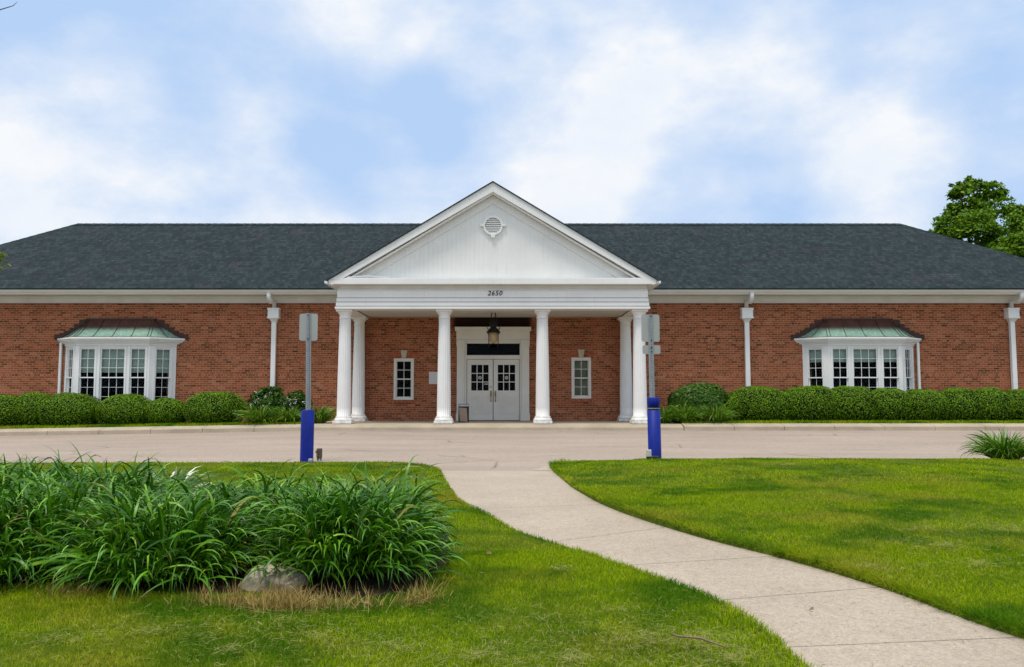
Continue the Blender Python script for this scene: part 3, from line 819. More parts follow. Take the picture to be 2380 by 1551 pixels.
# round louvred vent
vx, vz = apx, PZ(525, GB); vr = .245
mb = MB()
ring = []
n = 40
for (r0, r1, y0, y1) in ((vr, vr + .062, GB - .07, GB - .004),):
    vs = []
    for r, y in ((r0, y0), (r1, y0), (r1, y1), (r0, y1)):
        for i in range(n):
            a = 2 * math.pi * i / n; vs.append((vx + r * math.cos(a), y, vz + r * math.sin(a)))
    mb.add(vs, [(j * n + i, j * n + (i + 1) % n, ((j + 1) % 4) * n + (i + 1) % n, ((j + 1) % 4) * n + i) for j in range(4) for i in range(n)])
for (dx, dz, w, h) in ((-vr - .09, 0, .12, .06), (vr + .09, 0, .12, .06), (0, -vr - .085, .12, .10)):
    mb.box(vx + dx - w / 2, vx + dx + w / 2, GB - .085, GB - .004, vz + dz - h / 2, vz + dz + h / 2)
for i in range(10):
    z = vz - vr + .057 * (i + .5)
    hw = math.sqrt(max(0, vr ** 2 - (z - vz) ** 2))
    mb.add([(vx - hw, GB - .012, z + .022), (vx + hw, GB - .012, z + .022), (vx + hw, GB - .055, z - .018), (vx - hw, GB - .055, z - .018),
            (vx - hw, GB - .012, z + .012), (vx + hw, GB - .012, z + .012), (vx + hw, GB - .055, z - .026), (vx - hw, GB - .055, z - .026)],
           [(0, 1, 2, 3), (4, 5, 6, 7), (3, 2, 6, 7)])
vent = mb.build('vent', 'white paint', B)
mb = MB(); mb.lathe(0, 0, [(vr - .002, 0), (vr - .002, .004)], 40)
mb.v = [(vx + p[0], GB - .004 - p[2], vz + p[1]) for p in mb.v]
mb.build('vent_back', 'sign back', vent)
# house number
cu = bpy.data.curves.new('number', 'FONT'); cu.body = '2650'; cu.size = .205; cu.shear = .20; cu.extrude = .008; cu.offset = .0012
cu.align_x = 'CENTER'; cu.space_character = 1.12
to = bpy.data.objects.new('number', cu); col.objects.link(to)
dg = bpy.context.evaluated_depsgraph_get(); me = bpy.data.meshes.new_from_object(to.evaluated_get(dg))
bpy.data.objects.remove(to)
me.materials.clear(); me.materials.append(MATS['black numeral'])
hn = bpy.data.objects.new('house_number', me); col.objects.link(hn); hn.parent = B
hn.rotation_euler = (R(90), 0, 0); hn.location = Vector((PX(1150, 681, 24.42), 24.412, PZ(687.0, 24.42))) - WORG[B.name]

# columns: fluted shaft with base and capital
def column(cx, cy, fluted=True):
    z0, z1 = .25, BEAM0
    mb = MB()
    prof = []
    for i in range(13):
        t = i / 12; zz = z0 + .235 + (z1 - .30 - z0 - .235) * t
        prof.append((.213 - .042 * t ** 1.5, zz))
    mb.lathe(cx, cy, [(.232, z0 + .215), (.222, z0 + .232)] + prof + [(.176, z1 - .285)], 120, 20, .015)
    c = mb.build('column', 'white paint', B)
    mb = MB()
    mb.box(cx - .285, cx + .285, cy - .285, cy + .285, z0 + .001, z0 + .085)
    mb.lathe(cx, cy, [(.275, z0 + .086), (.288, z0 + .105), (.285, z0 + .135), (.262, z0 + .152), (.245, z0 + .165), (.252, z0 + .185), (.25, z0 + .20), (.228, z0 + .214)], 40)
    mb.build('column_base', 'white paint', c, .008)
    mb = MB()
    mb.lathe(cx, cy, [(.172, z1 - .284), (.190, z1 - .275), (.190, z1 - .255), (.174, z1 - .245), (.174, z1 - .175), (.185, z1 - .16), (.225, z1 - .095), (.232, z1 - .075)], 40)
    mb.box(cx - .245, cx + .245, cy - .245, cy + .245, z1 - .073, z1 - .003)
    mb.build('column_capital', 'white paint', c, .006)
    return c
for xp in (800, 1032, 1261, 1487): column(PX(xp, 900, YF), YF)
for xp in (833.5, 1455): column(PX(xp, 900, 27.08), 27.08)

# ---------------- windows beside the door
def sash_grid(mb, O, d, n, u0, u1, z0, z1, w0, cols, rows, st=.042, mt=.016):
    """stiles, rails and glazing bars of one sash"""
    mb.obox(O, d, n, u0, u0 + st, w0, w0 + .035, z0, z1); mb.obox(O, d, n, u1 - st, u1, w0, w0 + .035, z0, z1)
    mb.obox(O, d, n, u0 + st, u1 - st, w0 + .001, w0 + .034, z0, z0 + st); mb.obox(O, d, n, u0 + st, u1 - st, w0 + .001, w0 + .034, z1 - st, z1)
    for i in range(1, cols):
        u = u0 + st + (u1 - u0 - 2 * st) * i / cols; mb.obox(O, d, n, u - mt / 2, u + mt / 2, w0 + .010, w0 + .026, z0 + st, z1 - st)
    for i in range(1, rows):
        z = z0 + st + (z1 - z0 - 2 * st) * i / rows; mb.obox(O, d, n, u0 + st, u1 - st, w0 + .011, w0 + .0255, z - mt / 2, z + mt / 2)
for i, (xa, xb, za, zb_) in enumerate(WR):
    O = (xa, YW); d = (1, 0); nn = (0, -1); w = xb - xa
    mb = MB()
    F = .075
    mb.obox(O, d, nn, .004, F, -.10, .022, za + .004, zb_ - .004); mb.obox(O, d, nn, w - F, w - .004, -.10, .022, za + .004, zb_ - .004)
    mb.obox(O, d, nn, F, w - F, -.10, .020, zb_ - F, zb_ - .004); mb.obox(O, d, nn, F, w - F, -.10, .035, za + .004, za + F)
    wn = mb.build('window', 'door paint', B)
    if i == 1: wn['label'] = 'window with a pale curtain behind its panes'
    zm = (za + zb_) / 2
    mb = MB(); sash_grid(mb, O, d, nn, F, w - F, zm - .02, zb_ - F, -.045, 2, 2, .036, .018); mb.build('upper_sash', 'door paint', wn)
    mb = MB(); sash_grid(mb, O, d, nn, F, w - F, za + F, zm + .02, -.085, 2, 2, .036, .018); mb.build('lower_sash', 'door paint', wn)
    mb = MB(); mb.obox(O, d, nn, F, w - F, -.092, -.089, za + F, zb_ - F); mb.build('pane', 'glass', wn)
    if i == 1:
        mb = MB(); mb.obox(O, d, nn, .02, w - .02, -.20, -.19, za + .02, zb_ - .02); mb.build('curtain', 'curtain', wn)
    # flat arch of splayed bricks with a keystone, brick sill
    mb = MB(); xc = (xa + xb) / 2
    for q in range(-6, 7):
        if q == 0: mb.build('flat_arch', 'soldier brick', wn); mb = MB()
        if abs(q) <= 1: continue
        b0 = xc + q * .066; t0 = xc + q * .078
        mb.prism_y([(b0 - .028, zb_ + .012), (b0 + .028, zb_ + .012), (t0 + .033, zb_ + .20), (t0 - .033, zb_ + .20)], YW - .012, YW - .001)
    mb.build('flat_arch', 'soldier brick', wn)
    mb = MB(); mb.prism_y([(xc - .075, zb_ + .006), (xc + .075, zb_ + .006), (xc + .115, zb_ + .27), (xc - .115, zb_ + .27)], YW - .045, YW - .002)
    mb.build('keystone', 'stone', wn, .004)
    mb = MB()
    q = xa - .02
    while q < xb - .04: mb.box(q + .004, q + .066, YW - .05, YW - .002, za - .105, za - .002); q += .0735
    mb.build('window_sill', 'soldier brick', wn)

# ---------------- entrance
S = YW
sx0, sx1 = PX(1062, 900, S), PX(1230, 900, S)
tz0, tz1 = PZ(826, S), PZ(799, S)
dz1 = PZ(836, S); dxa, dxb = PX(1084.5, 900, S), PX(1208, 900, S)
mb = MB()
pw = .265
ez0, ez1 = PZ(790, S), PZ(761, S)
for a, b in ((sx0, sx0 + pw), (sx1 - pw, sx1)):
    mb.box(a, b, S - .10, S + .02, .252, ez0 - .002)
    mb.box(a - .02, b + .02, S - .12, S - .101, .252, .50)          # plinth block
    mb.box(a - .015, b + .015, S - .125, S - .101, ez0 - .22, ez0 - .02)   # necking block
    mb.box(a + .05, b - .05, S - .108, S - .1005, .56, ez0 - .28)
mb.box(sx0 - .02, sx1 + .02, S - .115, S + .02, ez0, ez1 - .14)
mb.prism_x([(S - .002, ez1 - .14), (S - .13, ez1 - .14), (S - .16, ez1 - .09), (S - .19, ez1 - .075), (S - .20, ez1), (S - .002, ez1)], sx0 - .07, sx1 + .07)
mb.box(sx0 + pw + .002, sx1 - pw - .002, S - .06, S + .02, tz1 + .05, ez0 - .002)
mb.box(sx0 + pw + .002, dxa, S - .06, S + .02, .252, tz1 + .05); mb.box(dxb, sx1 - pw - .002, S - .06, S + .02, .252, tz1 + .05)
mb.box(dxa, dxb, S - .055, S + .02, dz1 + .012, tz0)
mb.box(dxa, dxb, S - .05, S + .02, tz1 + .001, tz1 + .05)
mb.build('door_surround', 'door paint', B, .004)
mb = MB(); mb.box(dxa, dxb, S + .03, S + .036, tz0 - .01, tz1 + .01)
mb.build('transom_pane', 'glass', B)
mid = (dxa + dxb) / 2
def rect_panel(mb, x0, x1, z0, z1, y):
    b = .035
    for (a, c, e, f) in ((x0, x1, z1 - b, z1), (x0, x1, z0, z0 + b)): mb.box(a, c, y - .018, y - .0005, e, f)
    for (a, c) in ((x0, x0 + b), (x1 - b, x1)): mb.box(a, c, y - .0175, y - .0005, z0 + b, z1 - b)
    mb.box(x0 + .07, x1 - .07, y - .013, y - .0005, z0 + .07, z1 - .07)
for s_ in (-1, 1):
    a, b = (dxa + .012, mid - .012) if s_ < 0 else (mid + .012, dxb - .012)
    w = b - a; z0, z1 = .268, dz1
    h = z1 - z0
    gx0, gx1 = a + w * .165, b - w * .165
    gz0, gz1 = z0 + h * .487, z0 + h * .912
    mb = MB(); y = S - .01
    mb.box(a, gx0, y, y + .045, z0, z1); mb.box(gx1, b, y, y + .045, z0, z1)
    mb.box(gx0, gx1, y, y + .045, z0, gz0); mb.box(gx0, gx1, y, y + .045, gz1, z1)
    for i in (1, 2):
        u = gx0 + (gx1 - gx0) * i / 3; mb.box(u - .013, u + .013, y + .006, y + .03, gz0, gz1)
        z = gz0 + (gz1 - gz0) * i / 3; mb.box(gx0, gx1, y + .007, y + .029, z - .013, z + .013)
    c = (gx0 + gx1) / 2
    rect_panel(mb, gx0 - .01, c - .07, z0 + h * .11, z0 + h * .40, y); rect_panel(mb, c + .07, gx1 + .01, z0 + h * .11, z0 + h * .40, y)
    dr = mb.build('door', 'door paint', B)
    mb = MB(); mb.box(gx0, gx1, y + .034, y + .038, gz0, gz1); mb.build('pane', 'glass', dr)
    hx = mid - s_ * -.075 if False else (mid + s_ * .075)
    hz = z0 + h * .40
    mb = MB()
    mb.box(hx - .028, hx + .028, y - .014, y - .001, hz - .02, hz + .17)
    mb.tube([(hx, y - .01, hz + .11), (hx, y - .07, hz + .10), (hx, y - .075, hz - .02), (hx, y - .065, hz - .14), (hx, y - .01, hz - .17)], [.014, .013, .016, .012, .016], 8)
    mb.box(hx - .022, hx + .022, y - .012, y - .001, hz - .21, hz - .145)
    mb.build('handle', 'brass', dr)
    if s_ < 0:
        mb = MB(); mb.lathe(0, 0, [(.026, 0), (.022, .02)], 14)
        mb.v = [(hx + p[0], y - .001 - p[2], hz + .30 + p[1]) for p in mb.v]; mb.build('lock', 'brass', dr)
        mb = MB(); mb.box(gx1 - .15, gx1 - .005, y - .006, y + .005, gz0 + .205, gz0 + .235); mb.build('sticker', 'plaque', dr)
    # no-smoking sign stuck on the middle pane
    mb = MB(); cxs, czs, r0, r1 = c, (gz0 + gz1) / 2, .042, .056; n = 28; vs = []
    ys = y + .030
    for r, yy in ((r0, ys), (r1, ys), (r1, ys + .002), (r0, ys + .002)):
        for i in range(n):
            an = 2 * math.pi * i / n; vs.append((cxs + r * math.cos(an), yy, czs + r * math.sin(an)))
    mb.add(vs, [(j * n + i, j * n + (i + 1) % n, ((j + 1) % 4) * n + (i + 1) % n, ((j + 1) % 4) * n + i) for j in range(4) for i in range(n)])
    q = .039
    mb.prism_y([(cxs - q * .8, czs + q * .62), (cxs - q * .62, czs + q * .8), (cxs + q * .8, czs - q * .62), (cxs + q * .62, czs - q * .8)], ys, ys + .002)
    mb.box(cxs - .028, cxs + .006, ys - .001, ys - .0003, czs - .012, czs - .002); mb.box(cxs + .012, cxs + .03, ys - .001, ys - .0003, czs - .012, czs - .002)
    mb.build('no_smoking_sign', 'white paint', dr)
    for t in (.07, .5, .93):
        hxx = a - .006 if s_ < 0 else b + .006
        mb = MB(); mb.box(hxx - .012, hxx + .012, y - .012, y + .0, z0 + h * t - .05, z0 + h * t + .05); mb.build('hinge', 'brass', dr)
mb = MB(); mb.box(mid - .011, mid + .011, S + .012, S + .03, .268, dz1); mb.box(dxa, dxb, S - .04, S + .03, .251, .264)
mb.build('door_sill', 'dark bronze', B)

# ---------------- bay windows
def bay(b):
    c, dn = b['c'], b['down']
    A, Bp, Cp, D = (c - BW2, YW), (c - BF2, YW - BD), (c + BF2, YW - BD), (c + BW2, YW)
    yq = YW - BD
    z_top, z_head = PZ(797, yq), PZ(809.5, yq)          # frieze top, head of openings
    z_sill = 2 * PZ(877, yq) - z_head - .02
    segs = []
    for P, Q in ((A, Bp), (Bp, Cp), (Cp, D)):
        L = math.hypot(Q[0] - P[0], Q[1] - P[1]); d = ((Q[0] - P[0]) / L, (Q[1] - P[1]) / L); n = (d[1], -d[0])
        segs.append((P, d, n, L))
    ops = [[(.20, .69, 2)], [(.13, .65, 2), (.82, 2 * BF2 - .82, 3), (2 * BF2 - .65, 2 * BF2 - .13, 2)], [(.20, .69, 2)]]
    ops[0] = [(segs[0][3] - .69, segs[0][3] - .20, 2)]
    mb = MB()
    for (O, d, n, L), oo in zip(segs, ops):
        mb.obox(O, d, n, .001, L - .001, -.10, 0, .2, z_sill); mb.obox(O, d, n, .001, L - .001, -.10, 0, z_head, z_top)
        mb.obox(O, d, n, .0, L, .001, .035, z_head + .10, z_top - .02)              # frieze board
        mb.obox(O, d, n, .0, L, .001, .05, z_sill - .055, z_sill - .005)           # sill
        u = .001
        for (a, e, _) in oo + [(L - .001, 0, 0)]:
            mb.obox(O, d, n, u, a, -.10, -.0005, z_sill, z_head); u = e
        for (a, e, _) in oo:                                                       # casings round each opening
            mb.obox(O, d, n, a - .055, a - .001, .001, .02, z_sill, z_head + .05); mb.obox(O, d, n, e + .001, e + .055, .001, .02, z_sill, z_head + .05)
            mb.obox(O, d, n, a - .06, e + .06, .001, .026, z_head + .051, z_head + .075)
    fr = mb.build('bay_window', 'white paint', B)
    fr['label'] = 'bay window with its blinds half lowered' if dn < 0 else 'bay window with its blinds raised near the top'
    zm = (z_head + z_sill) / 2
    for (O, d, n, L), oo in zip(segs, ops):
        for (a, e, cols_) in oo:
            mb = MB()
            sash_grid(mb, O, d, n, a, e, zm - .02, z_head, -.055, cols_, 3, .036, .016)
            sash_grid(mb, O, d, n, a, e, z_sill, zm + .02, -.093, cols_, 3, .036, .012)
            mb.build('sash', 'white paint', fr)
            mb = MB(); mb.obox(O, d, n, a + .01, e - .01, -.099, -.096, z_sill, z_head); mb.build('pane', 'glass', fr)
            zb2 = z_head - (z_head - z_sill) * .5 * (b['blind'] / .545 * .80)
            mb = MB(); mb.obox(O, d, n, a + .0, e - .0, -.130, -.122, zb2, z_head); mb.obox(O, d, n, a, e, -.135, -.118, zb2 - .03, zb2)
            mb.build('blind', 'blind', fr)
    # interior box of the bay
    mb = MB()
    # cornice and gutter: outlines offset from the frame
    def outline(off, ext=0.0):
        k_ = off * math.tan(math.atan2(BD, BW2 - BF2) / 2)
        sx = off / math.sin(math.atan2(BD, BW2 - BF2))
        return [(c - BW2 - sx, YW - .003), (c - BF2 - k_, YW - BD - off), (c + BF2 + k_, YW - BD - off), (c + BW2 + sx, YW - .003)]
    zc1 = PZ(783.5, yq - .2); zc0 = PZ(791, yq - .2)
    mb.prism_z(outline(.07), z_top - .02, z_top + .03)
    mb.prism_z(outline(.13), z_top + .031, zc0 + .0)
    mb.prism_z(outline(.165), zc0 + .001, zc0 + .045); mb.prism_z(outline(.20), zc0 + .046, zc1)
    mb.build('bay_cornice', 'white paint', fr, .008)
    # concave copper roof
    o1 = outline(.18); ztop = PZ(744, YW - .1); rt = 2.30 / 2
    tops = [(c - rt - .03, YW - .003), (c - rt + .0, YW - .10), (c + rt - .0, YW - .10), (c + rt + .03, YW - .003)]
    mb = MB(); N = 12
    def rp(q, t):
        a_, b_ = Vector(o1[q]), Vector(tops[q]); p = a_.lerp(b_, t); return Vector((p.x, p.y, zc1 + .004 + (ztop - zc1) * (t ** 1.55)))
    rows = [[rp(q, i / N) for q in range(4)] for i in range(N + 1)]
    vs = [p for r in rows for p in r]
    mb.add(vs, [(i * 4 + q, i * 4 + q + 1, (i + 1) * 4 + q + 1, (i + 1) * 4 + q) for i in range(N) for q in range(3)], True)
    mb.add([rows[N][0], rows[N][1], rows[N][2], rows[N][3]], [(0, 1, 2, 3)])
    rf = mb.build('bay_roof', 'copper roof', fr)
    mb = MB()
    def seam(f, q0, q1):
        pts = []
        for i in range(N + 1):
            p = rp(q0, i / N).lerp(rp(q1, i / N), f); pts.append(p + Vector((0, -.004, .008)))
        mb.tube(pts, .010, 5)
    for f in (.0, .04, .25, .5, .75, .96, 1.0): seam(f, 1, 2)
    seam(.45, 0, 1); seam(.55, 2, 3)
    mb.tube([(tops[1][0], tops[1][1] - .006, ztop - .03), (tops[2][0], tops[2][1] - .006, ztop - .03)], .008, 5)
    mb.tube([(p[0], p[1] - .002, zc1 + .010) for p in o1], .009, 5)
    mb.build('roof_seam', 'dark flashing', fr)
    mb = MB()
    mb.box(c - rt - .05, c + rt + .05, YW - .112, YW - .002, ztop + .001, ztop + .055)
    for s_ in (-1, 1):
        for i in range(6):
            t = (i + .2) / 6.0
            p = rp(0 if s_ < 0 else 3, t)
            xx = p.x + s_ * .04
            zz = p.z
            mb.box(xx - .10, xx + .10, YW - .030 - .003 * i, YW - .002, zz - .05, zz + .13)
    mb.build('step_flashing', 'dark flashing', fr)
    # its little downspout
    xd = c + dn * 2.03
    mb = MB(); mb.box(xd - .035, xd + .035, YW - .09, YW - .02, .2, z_top + .03); mb.build('bay_downspout', 'white paint', fr)
for b in BAYS: bay(b)
# lining of the bays so that no daylight falls behind the sashes
for b in BAYS:
    c = b['c']; ol = [(c - BW2 + .1, YW - .01), (c - BF2 + .03, YW - BD + .14), (c + BF2 - .03, YW - BD + .14), (c + BW2 - .1, YW - .01)]
    for za, zb in ((PZ(797, YW - BD), PZ(797, YW - BD) + .02), (.62, .66)):
        mb = MB(); mb.prism_z(ol, za, zb); mb.build('bay_lining', 'interior dark', B)

# ---------------- downspouts with leader heads
def downspout(xp, slant=1):
    x = PX(xp, 800, YW - .1)
    hz0, hz1 = PZ(739, YW - .1), PZ(717, YW - .1)
    mb = MB()
    mb.box(x - .075, x + .075, YW - .15, YW - .03, .24, hz0 - .17)
    d = mb.build('downspout', 'white paint', B)
    mb = MB(); xt = x + slant * -.06
    pts = [(x + slant * .03, 26.74, EAVE_Z - .12), (x + slant * .03, 26.74, EAVE_Z - .27), (x + slant * .02, 26.95, EAVE_Z - .42), (x, 27.26, FZ0 + .02), (x, 27.3, hz1)]
    mb.tube(pts, .085, 4, True, math.pi / 4)
    mb.build('elbow', 'white paint', d)
    mb = MB()
    mb.box(x - .20, x + .20, YW - .26, YW - .003, hz1 - .06, hz1 + .002); mb.box(x - .185, x + .185, YW - .245, YW - .003, hz0 + .02, hz1 - .061)
    mb.box(x - .20, x + .20, YW - .26, YW - .003, hz0 - .03, hz0 + .019)
    # tapering hopper
    n = 6; prev = None
    for i in range(n):
        t0, t1 = i / n, (i + 1) / n
        w0, w1 = .16 - .085 * math.sin(t0 * 1.57), .16 - .085 * math.sin(t1 * 1.57)
        za, zb = hz0 - .03 - .17 * t0, hz0 - .03 - .17 * t1
        mb.add([(x - w0, YW - .03 - w0 * 1.2, za), (x + w0, YW - .03 - w0 * 1.2, za), (x + w0, YW - .01, za), (x - w0, YW - .01, za),
                (x - w1, YW - .03 - w1 * 1.2, zb), (x + w1, YW - .03 - w1 * 1.2, zb), (x + w1, YW - .01, zb), (x - w1, YW - .01, zb)],
               [(0, 1, 5, 4), (1, 2, 6, 5), (3, 0, 4, 7)])
    mb.build('leader_head', 'white paint', d)
downspout(636, -1); downspout(1736.5, 1); downspout(2354, 1)

# ------------------------------------------------------------------ things at the entrance
# hanging lantern
LX, LY = PX(1147, 780, 25.9), 25.9
pz = lambda y: PZ(y, LY)
L = empty('hanging_lantern', (LX, LY, pz(803)))
tag(L, 'black iron lantern with amber glass hanging from the porch ceiling', 'lantern')
mb = MB()
mb.lathe(LX, LY, [(.05, pz(750)), (.11, pz(752)), (.13, pz(757)), (.09, pz(759)), (.10, pz(762)), (.165, pz(767)), (.185, pz(770)), (.185, pz(773)), (.16, pz(774))], 20)
mb.lathe(LX, LY, [(.02, pz(742)), (.05, pz(745)), (.03, pz(748)), (.07, pz(751))], 14)
for i in range(10):
    a = 2 * math.pi * i / 10; mb.lathe(LX + .12 * math.cos(a), LY + .12 * math.sin(a), [(.02, pz(753)), (.03, pz(751)), (.015, pz(748)), (.003, pz(746))], 8)
mb.build('cap', 'dark bronze', L)
mb = MB()
for i in range(4):
    a = math.pi / 4 + i * math.pi / 2; ca, sa = math.cos(a), math.sin(a); r = .215
    mb.tube([(LX + r * ca, LY + r * sa, pz(772)), (LX + r * ca, LY + r * sa, pz(802)), (LX + r * .9 * ca, LY + r * .9 * sa, pz(806))], .012, 6)
    mb.tube([(LX + .17 * ca, LY + .17 * sa, pz(768)), (LX + .24 * ca, LY + .24 * sa, pz(766)), (LX + .30 * ca, LY + .30 * sa, pz(761))], .009, 6)
    pts = [(LX + (.25 + .045 * math.cos(t)) * ca, LY + (.25 + .045 * math.cos(t)) * sa, pz(773) + .045 * math.sin(t)) for t in np.linspace(0, 5.6, 10)]
    mb.tube(pts, .008, 6)
    mb.tube([(LX + r * ca, LY + r * sa, pz(803)), (LX + .1 * ca, LY + .1 * sa, pz(801)), (LX, LY, pz(798))], .008, 6)
n = 28
mb.tube([(LX + .215 * math.cos(2 * math.pi * i / n), LY + .215 * math.sin(2 * math.pi * i / n), pz(772.5)) for i in range(n + 1)], .012, 6)
mb.build('cage', 'dark bronze', L)
mb = MB(); mb.lathe(LX, LY, [(.02, pz(798)), (.08, pz(797)), (.12, pz(794)), (.145, pz(789)), (.15, pz(782)), (.148, pz(774))], 24)
mb.build('glass_shade', 'amber glass', L)
for i in range(4):
    a = math.pi / 4 + i * math.pi / 2
    mb = MB(); p0 = Vector((LX + .14 * math.cos(a), LY + .14 * math.sin(a), pz(748))); p1 = Vector((LX + .07 * math.cos(a), LY + .07 * math.sin(a), BEAM0 + .03))
    for q in range(14):
        m_ = p0.lerp(p1, (q + .5) / 14)
        for s_ in (-1, 1):
            off = Vector((.012 * s_ if q % 2 else 0, 0 if q % 2 else .012 * s_, 0))
            mb.tube([p0.lerp(p1, q / 14), m_ + off, p0.lerp(p1, (q + 1) / 14)], .009, 5)
    mb.build('chain', 'dark bronze', L)
# litter bin with a leaning panel
bx, by = PX(1078, 960, 25.9), 25.9
T = empty('litter_bin', (bx, by, .25)); tag(T, 'black litter bin with a tan panel, beside the white double doors', 'bin')
mb = MB(); mb.box(bx - .16, bx + .16, by - .14, by + .14, .252, .75); mb.box(bx - .165, bx - .13, by - .15, by - .141, .252, .78); mb.box(bx + .13, bx + .165, by - .15, by - .141, .252, .78)
mb.build('body', 'black plastic', T, .008)
mb = MB(); mb.prism_x([(by - .17, .76), (by + .16, .76), (by + .16, .82), (by - .12, .84), (by - .17, .80)], bx - .18, bx + .18); mb.build('lid', 'bin lid', T, .006)
mb = MB(); t = -.075
pts = [(-.125, .0), (.125, .0), (.125, .44), (-.125, .44)]
pts = [(bx + .01 + p[0] * math.cos(t) + p[1] * math.sin(t) * -1 * -1, .262 + .01 - p[0] * math.sin(t) * -1 + p[1] * math.cos(t)) for p in pts]
mb.prism_y(pts, by - .175, by - .152); mb.build('panel', 'aggregate', T, .003)
# blank plaque on the brick, half behind a column
mb = MB(); mb.box(PX(997, 880, YW), PX(1031, 880, YW), YW - .03, YW - .003, PZ(893, YW), PZ(864.5, YW))
tag(mb.build('notice_plaque', 'plaque', None, .004), 'blank pale notice plaque on the brick beside the entrance, partly behind a column', 'plaque')

# ------------------------------------------------------------------ sign posts in blue bollards
def rrect(w, h, r, n=5):
    pts = []
    for (cx, cy, a0) in ((w / 2 - r, h / 2 - r, 0), (-w / 2 + r, h / 2 - r, 90), (-w / 2 + r, -h / 2 + r, 180), (w / 2 - r, -h / 2 + r, 270)):
        for i in range(n + 1): a = R(a0 + 90 * i / n); pts.append((cx + r * math.cos(a), cy + r * math.sin(a)))
    return pts
def sign_post(label, bx0, bx1, ybot, ytop, band, postx_b, postx_t, ypt, plates, Y):
    xb, xt = PX(bx0, 1000, Y), PX(bx1, 1000, Y)
    ztop = PZ(ytop, Y)
    E = empty('sign_post', (xb, Y, .02)); tag(E, label, 'sign post', 'sign posts set in blue bollards')
    mb = MB(); r = .108; n = 28
    def ring(z, rr):
        t = z / ztop; return [(xb + (xt - xb) * t + rr * math.cos(2 * math.pi * i / n), Y + rr * math.sin(2 * math.pi * i / n), z) for i in range(n)]
    prof = [(-.05, r)]
    if band: prof += [(band[0], r), (band[0] + .003, r - .012), (band[1] - .003, r - .012), (band[1], r - .002)]
    prof += [(ztop - .015, r), (ztop, r - .012)]
    vs = [p for z, rr in prof for p in ring(z, rr)]
    mb.add(vs, [(j * n + i, j * n + (i + 1) % n, (j + 1) * n + (i + 1) % n, (j + 1) * n + i) for j in range(len(prof) - 1) for i in range(n)], True)
    vs = ring(ztop, r - .012); mb.add(vs, [tuple(range(n))])
    sl = mb.build('bollard_sleeve', 'blue sleeve', E)
    if band:
        mb = MB(); vs = ring(band[0] + .004, r - .010) + ring(band[1] - .004, r - .010)
        mb.add(vs, [(i, (i + 1) % n, n + (i + 1) % n, n + i) for i in range(n)], True); mb.build('steel_band', 'black plastic', sl)
        mb = MB(); vs = ring(band[1] - .008, r - .004) + ring(band[1] + .006, r - .003)
        mb.add(vs, [(i, (i + 1) % n, n + (i + 1) % n, n + i) for i in range(n)], True); mb.build('torn_edge', 'white paint aged', sl)
    # perforated U-channel post
    zt = PZ(ypt, Y); p0 = Vector((PX(postx_b, 950, Y), Y, ztop - .3)); p1 = Vector((PX(postx_t, 740, Y), Y, zt))
    prof = [(-.044, .030), (-.044, .026), (-.020, .024), (-.014, -.006), (.014, -.006), (.020, .024), (.044, .026), (.044, .030), (.023, .030), (.016, .0), (-.016, .0), (-.023, .030)]
    mb = MB(); n = len(prof)
    def pr(p): return [(p.x + a, p.y - .005 + b, p.z) for a, b in prof]
    mb.add(pr(p0) + pr(p1), [(i, (i + 1) % n, n + (i + 1) % n, n + i) for i in range(n)] + [tuple(range(n, 2 * n))])
    mb.cur = 1; L_ = (p1 - p0).length; k_ = int((L_ - .3) / .0385)
    for i in range(k_):
        p = p0.lerp(p1, (.3 + i * .0385) / L_)
        m2 = [(p.x + .0072 * math.cos(q * math.pi / 4), p.z + .0072 * math.sin(q * math.pi / 4)) for q in range(8)]
        mb.add([(a, p.y - .0117, c) for a, c in m2], [tuple(range(8))])
    ps = mb.build('post', ['galvanised', 'hole dark'], E)
    for (cx, y0, y1, w) in plates:
        X = PX(cx, (y0 + y1) / 2, Y); za, zb = PZ(y1, Y), PZ(y0, Y); h = zb - za
        mb = MB(); mb.prism_y([(X + a, (za + zb) / 2 + b) for a, b in rrect(w, h, .035 if h > .2 else .03)], Y + .0285, Y + .0315)
        pl = mb.build('sign_plate', 'sign back', E)
        for f in ((.06, .94) if h > .2 else (.25, .7)):
            pp = p0.lerp(p1, ((za + h * f) - p0.z) / (p1.z - p0.z))
            mb = MB(); mb.lathe(0, 0, [(.012, 0), (.012, .012), (.004, .014)], 6); mb.v = [(pp.x + q[0], Y - .0125 - q[2], pp.z + q[1]) for q in mb.v]
            mb.build('bolt', 'dark bronze', pl)
sign_post('metal sign back on a plain solid blue bollard, nearer the tall grass clumps', 714, 714.5, 1080, 953, None, 716.5, 716, 728, [(716, 729, 792, .305)], 13.35)
sign_post('pair of metal sign backs on a blue bollard with a torn black band', 1521.5, 1519.5, 1075, 924, (PZ(954, 13.4), PZ(948.5, 13.4)), 1517, 1512.5, 731, [(1512.5, 731, 794.5, .305), (1515, 802.5, 823, .30)], 13.4)
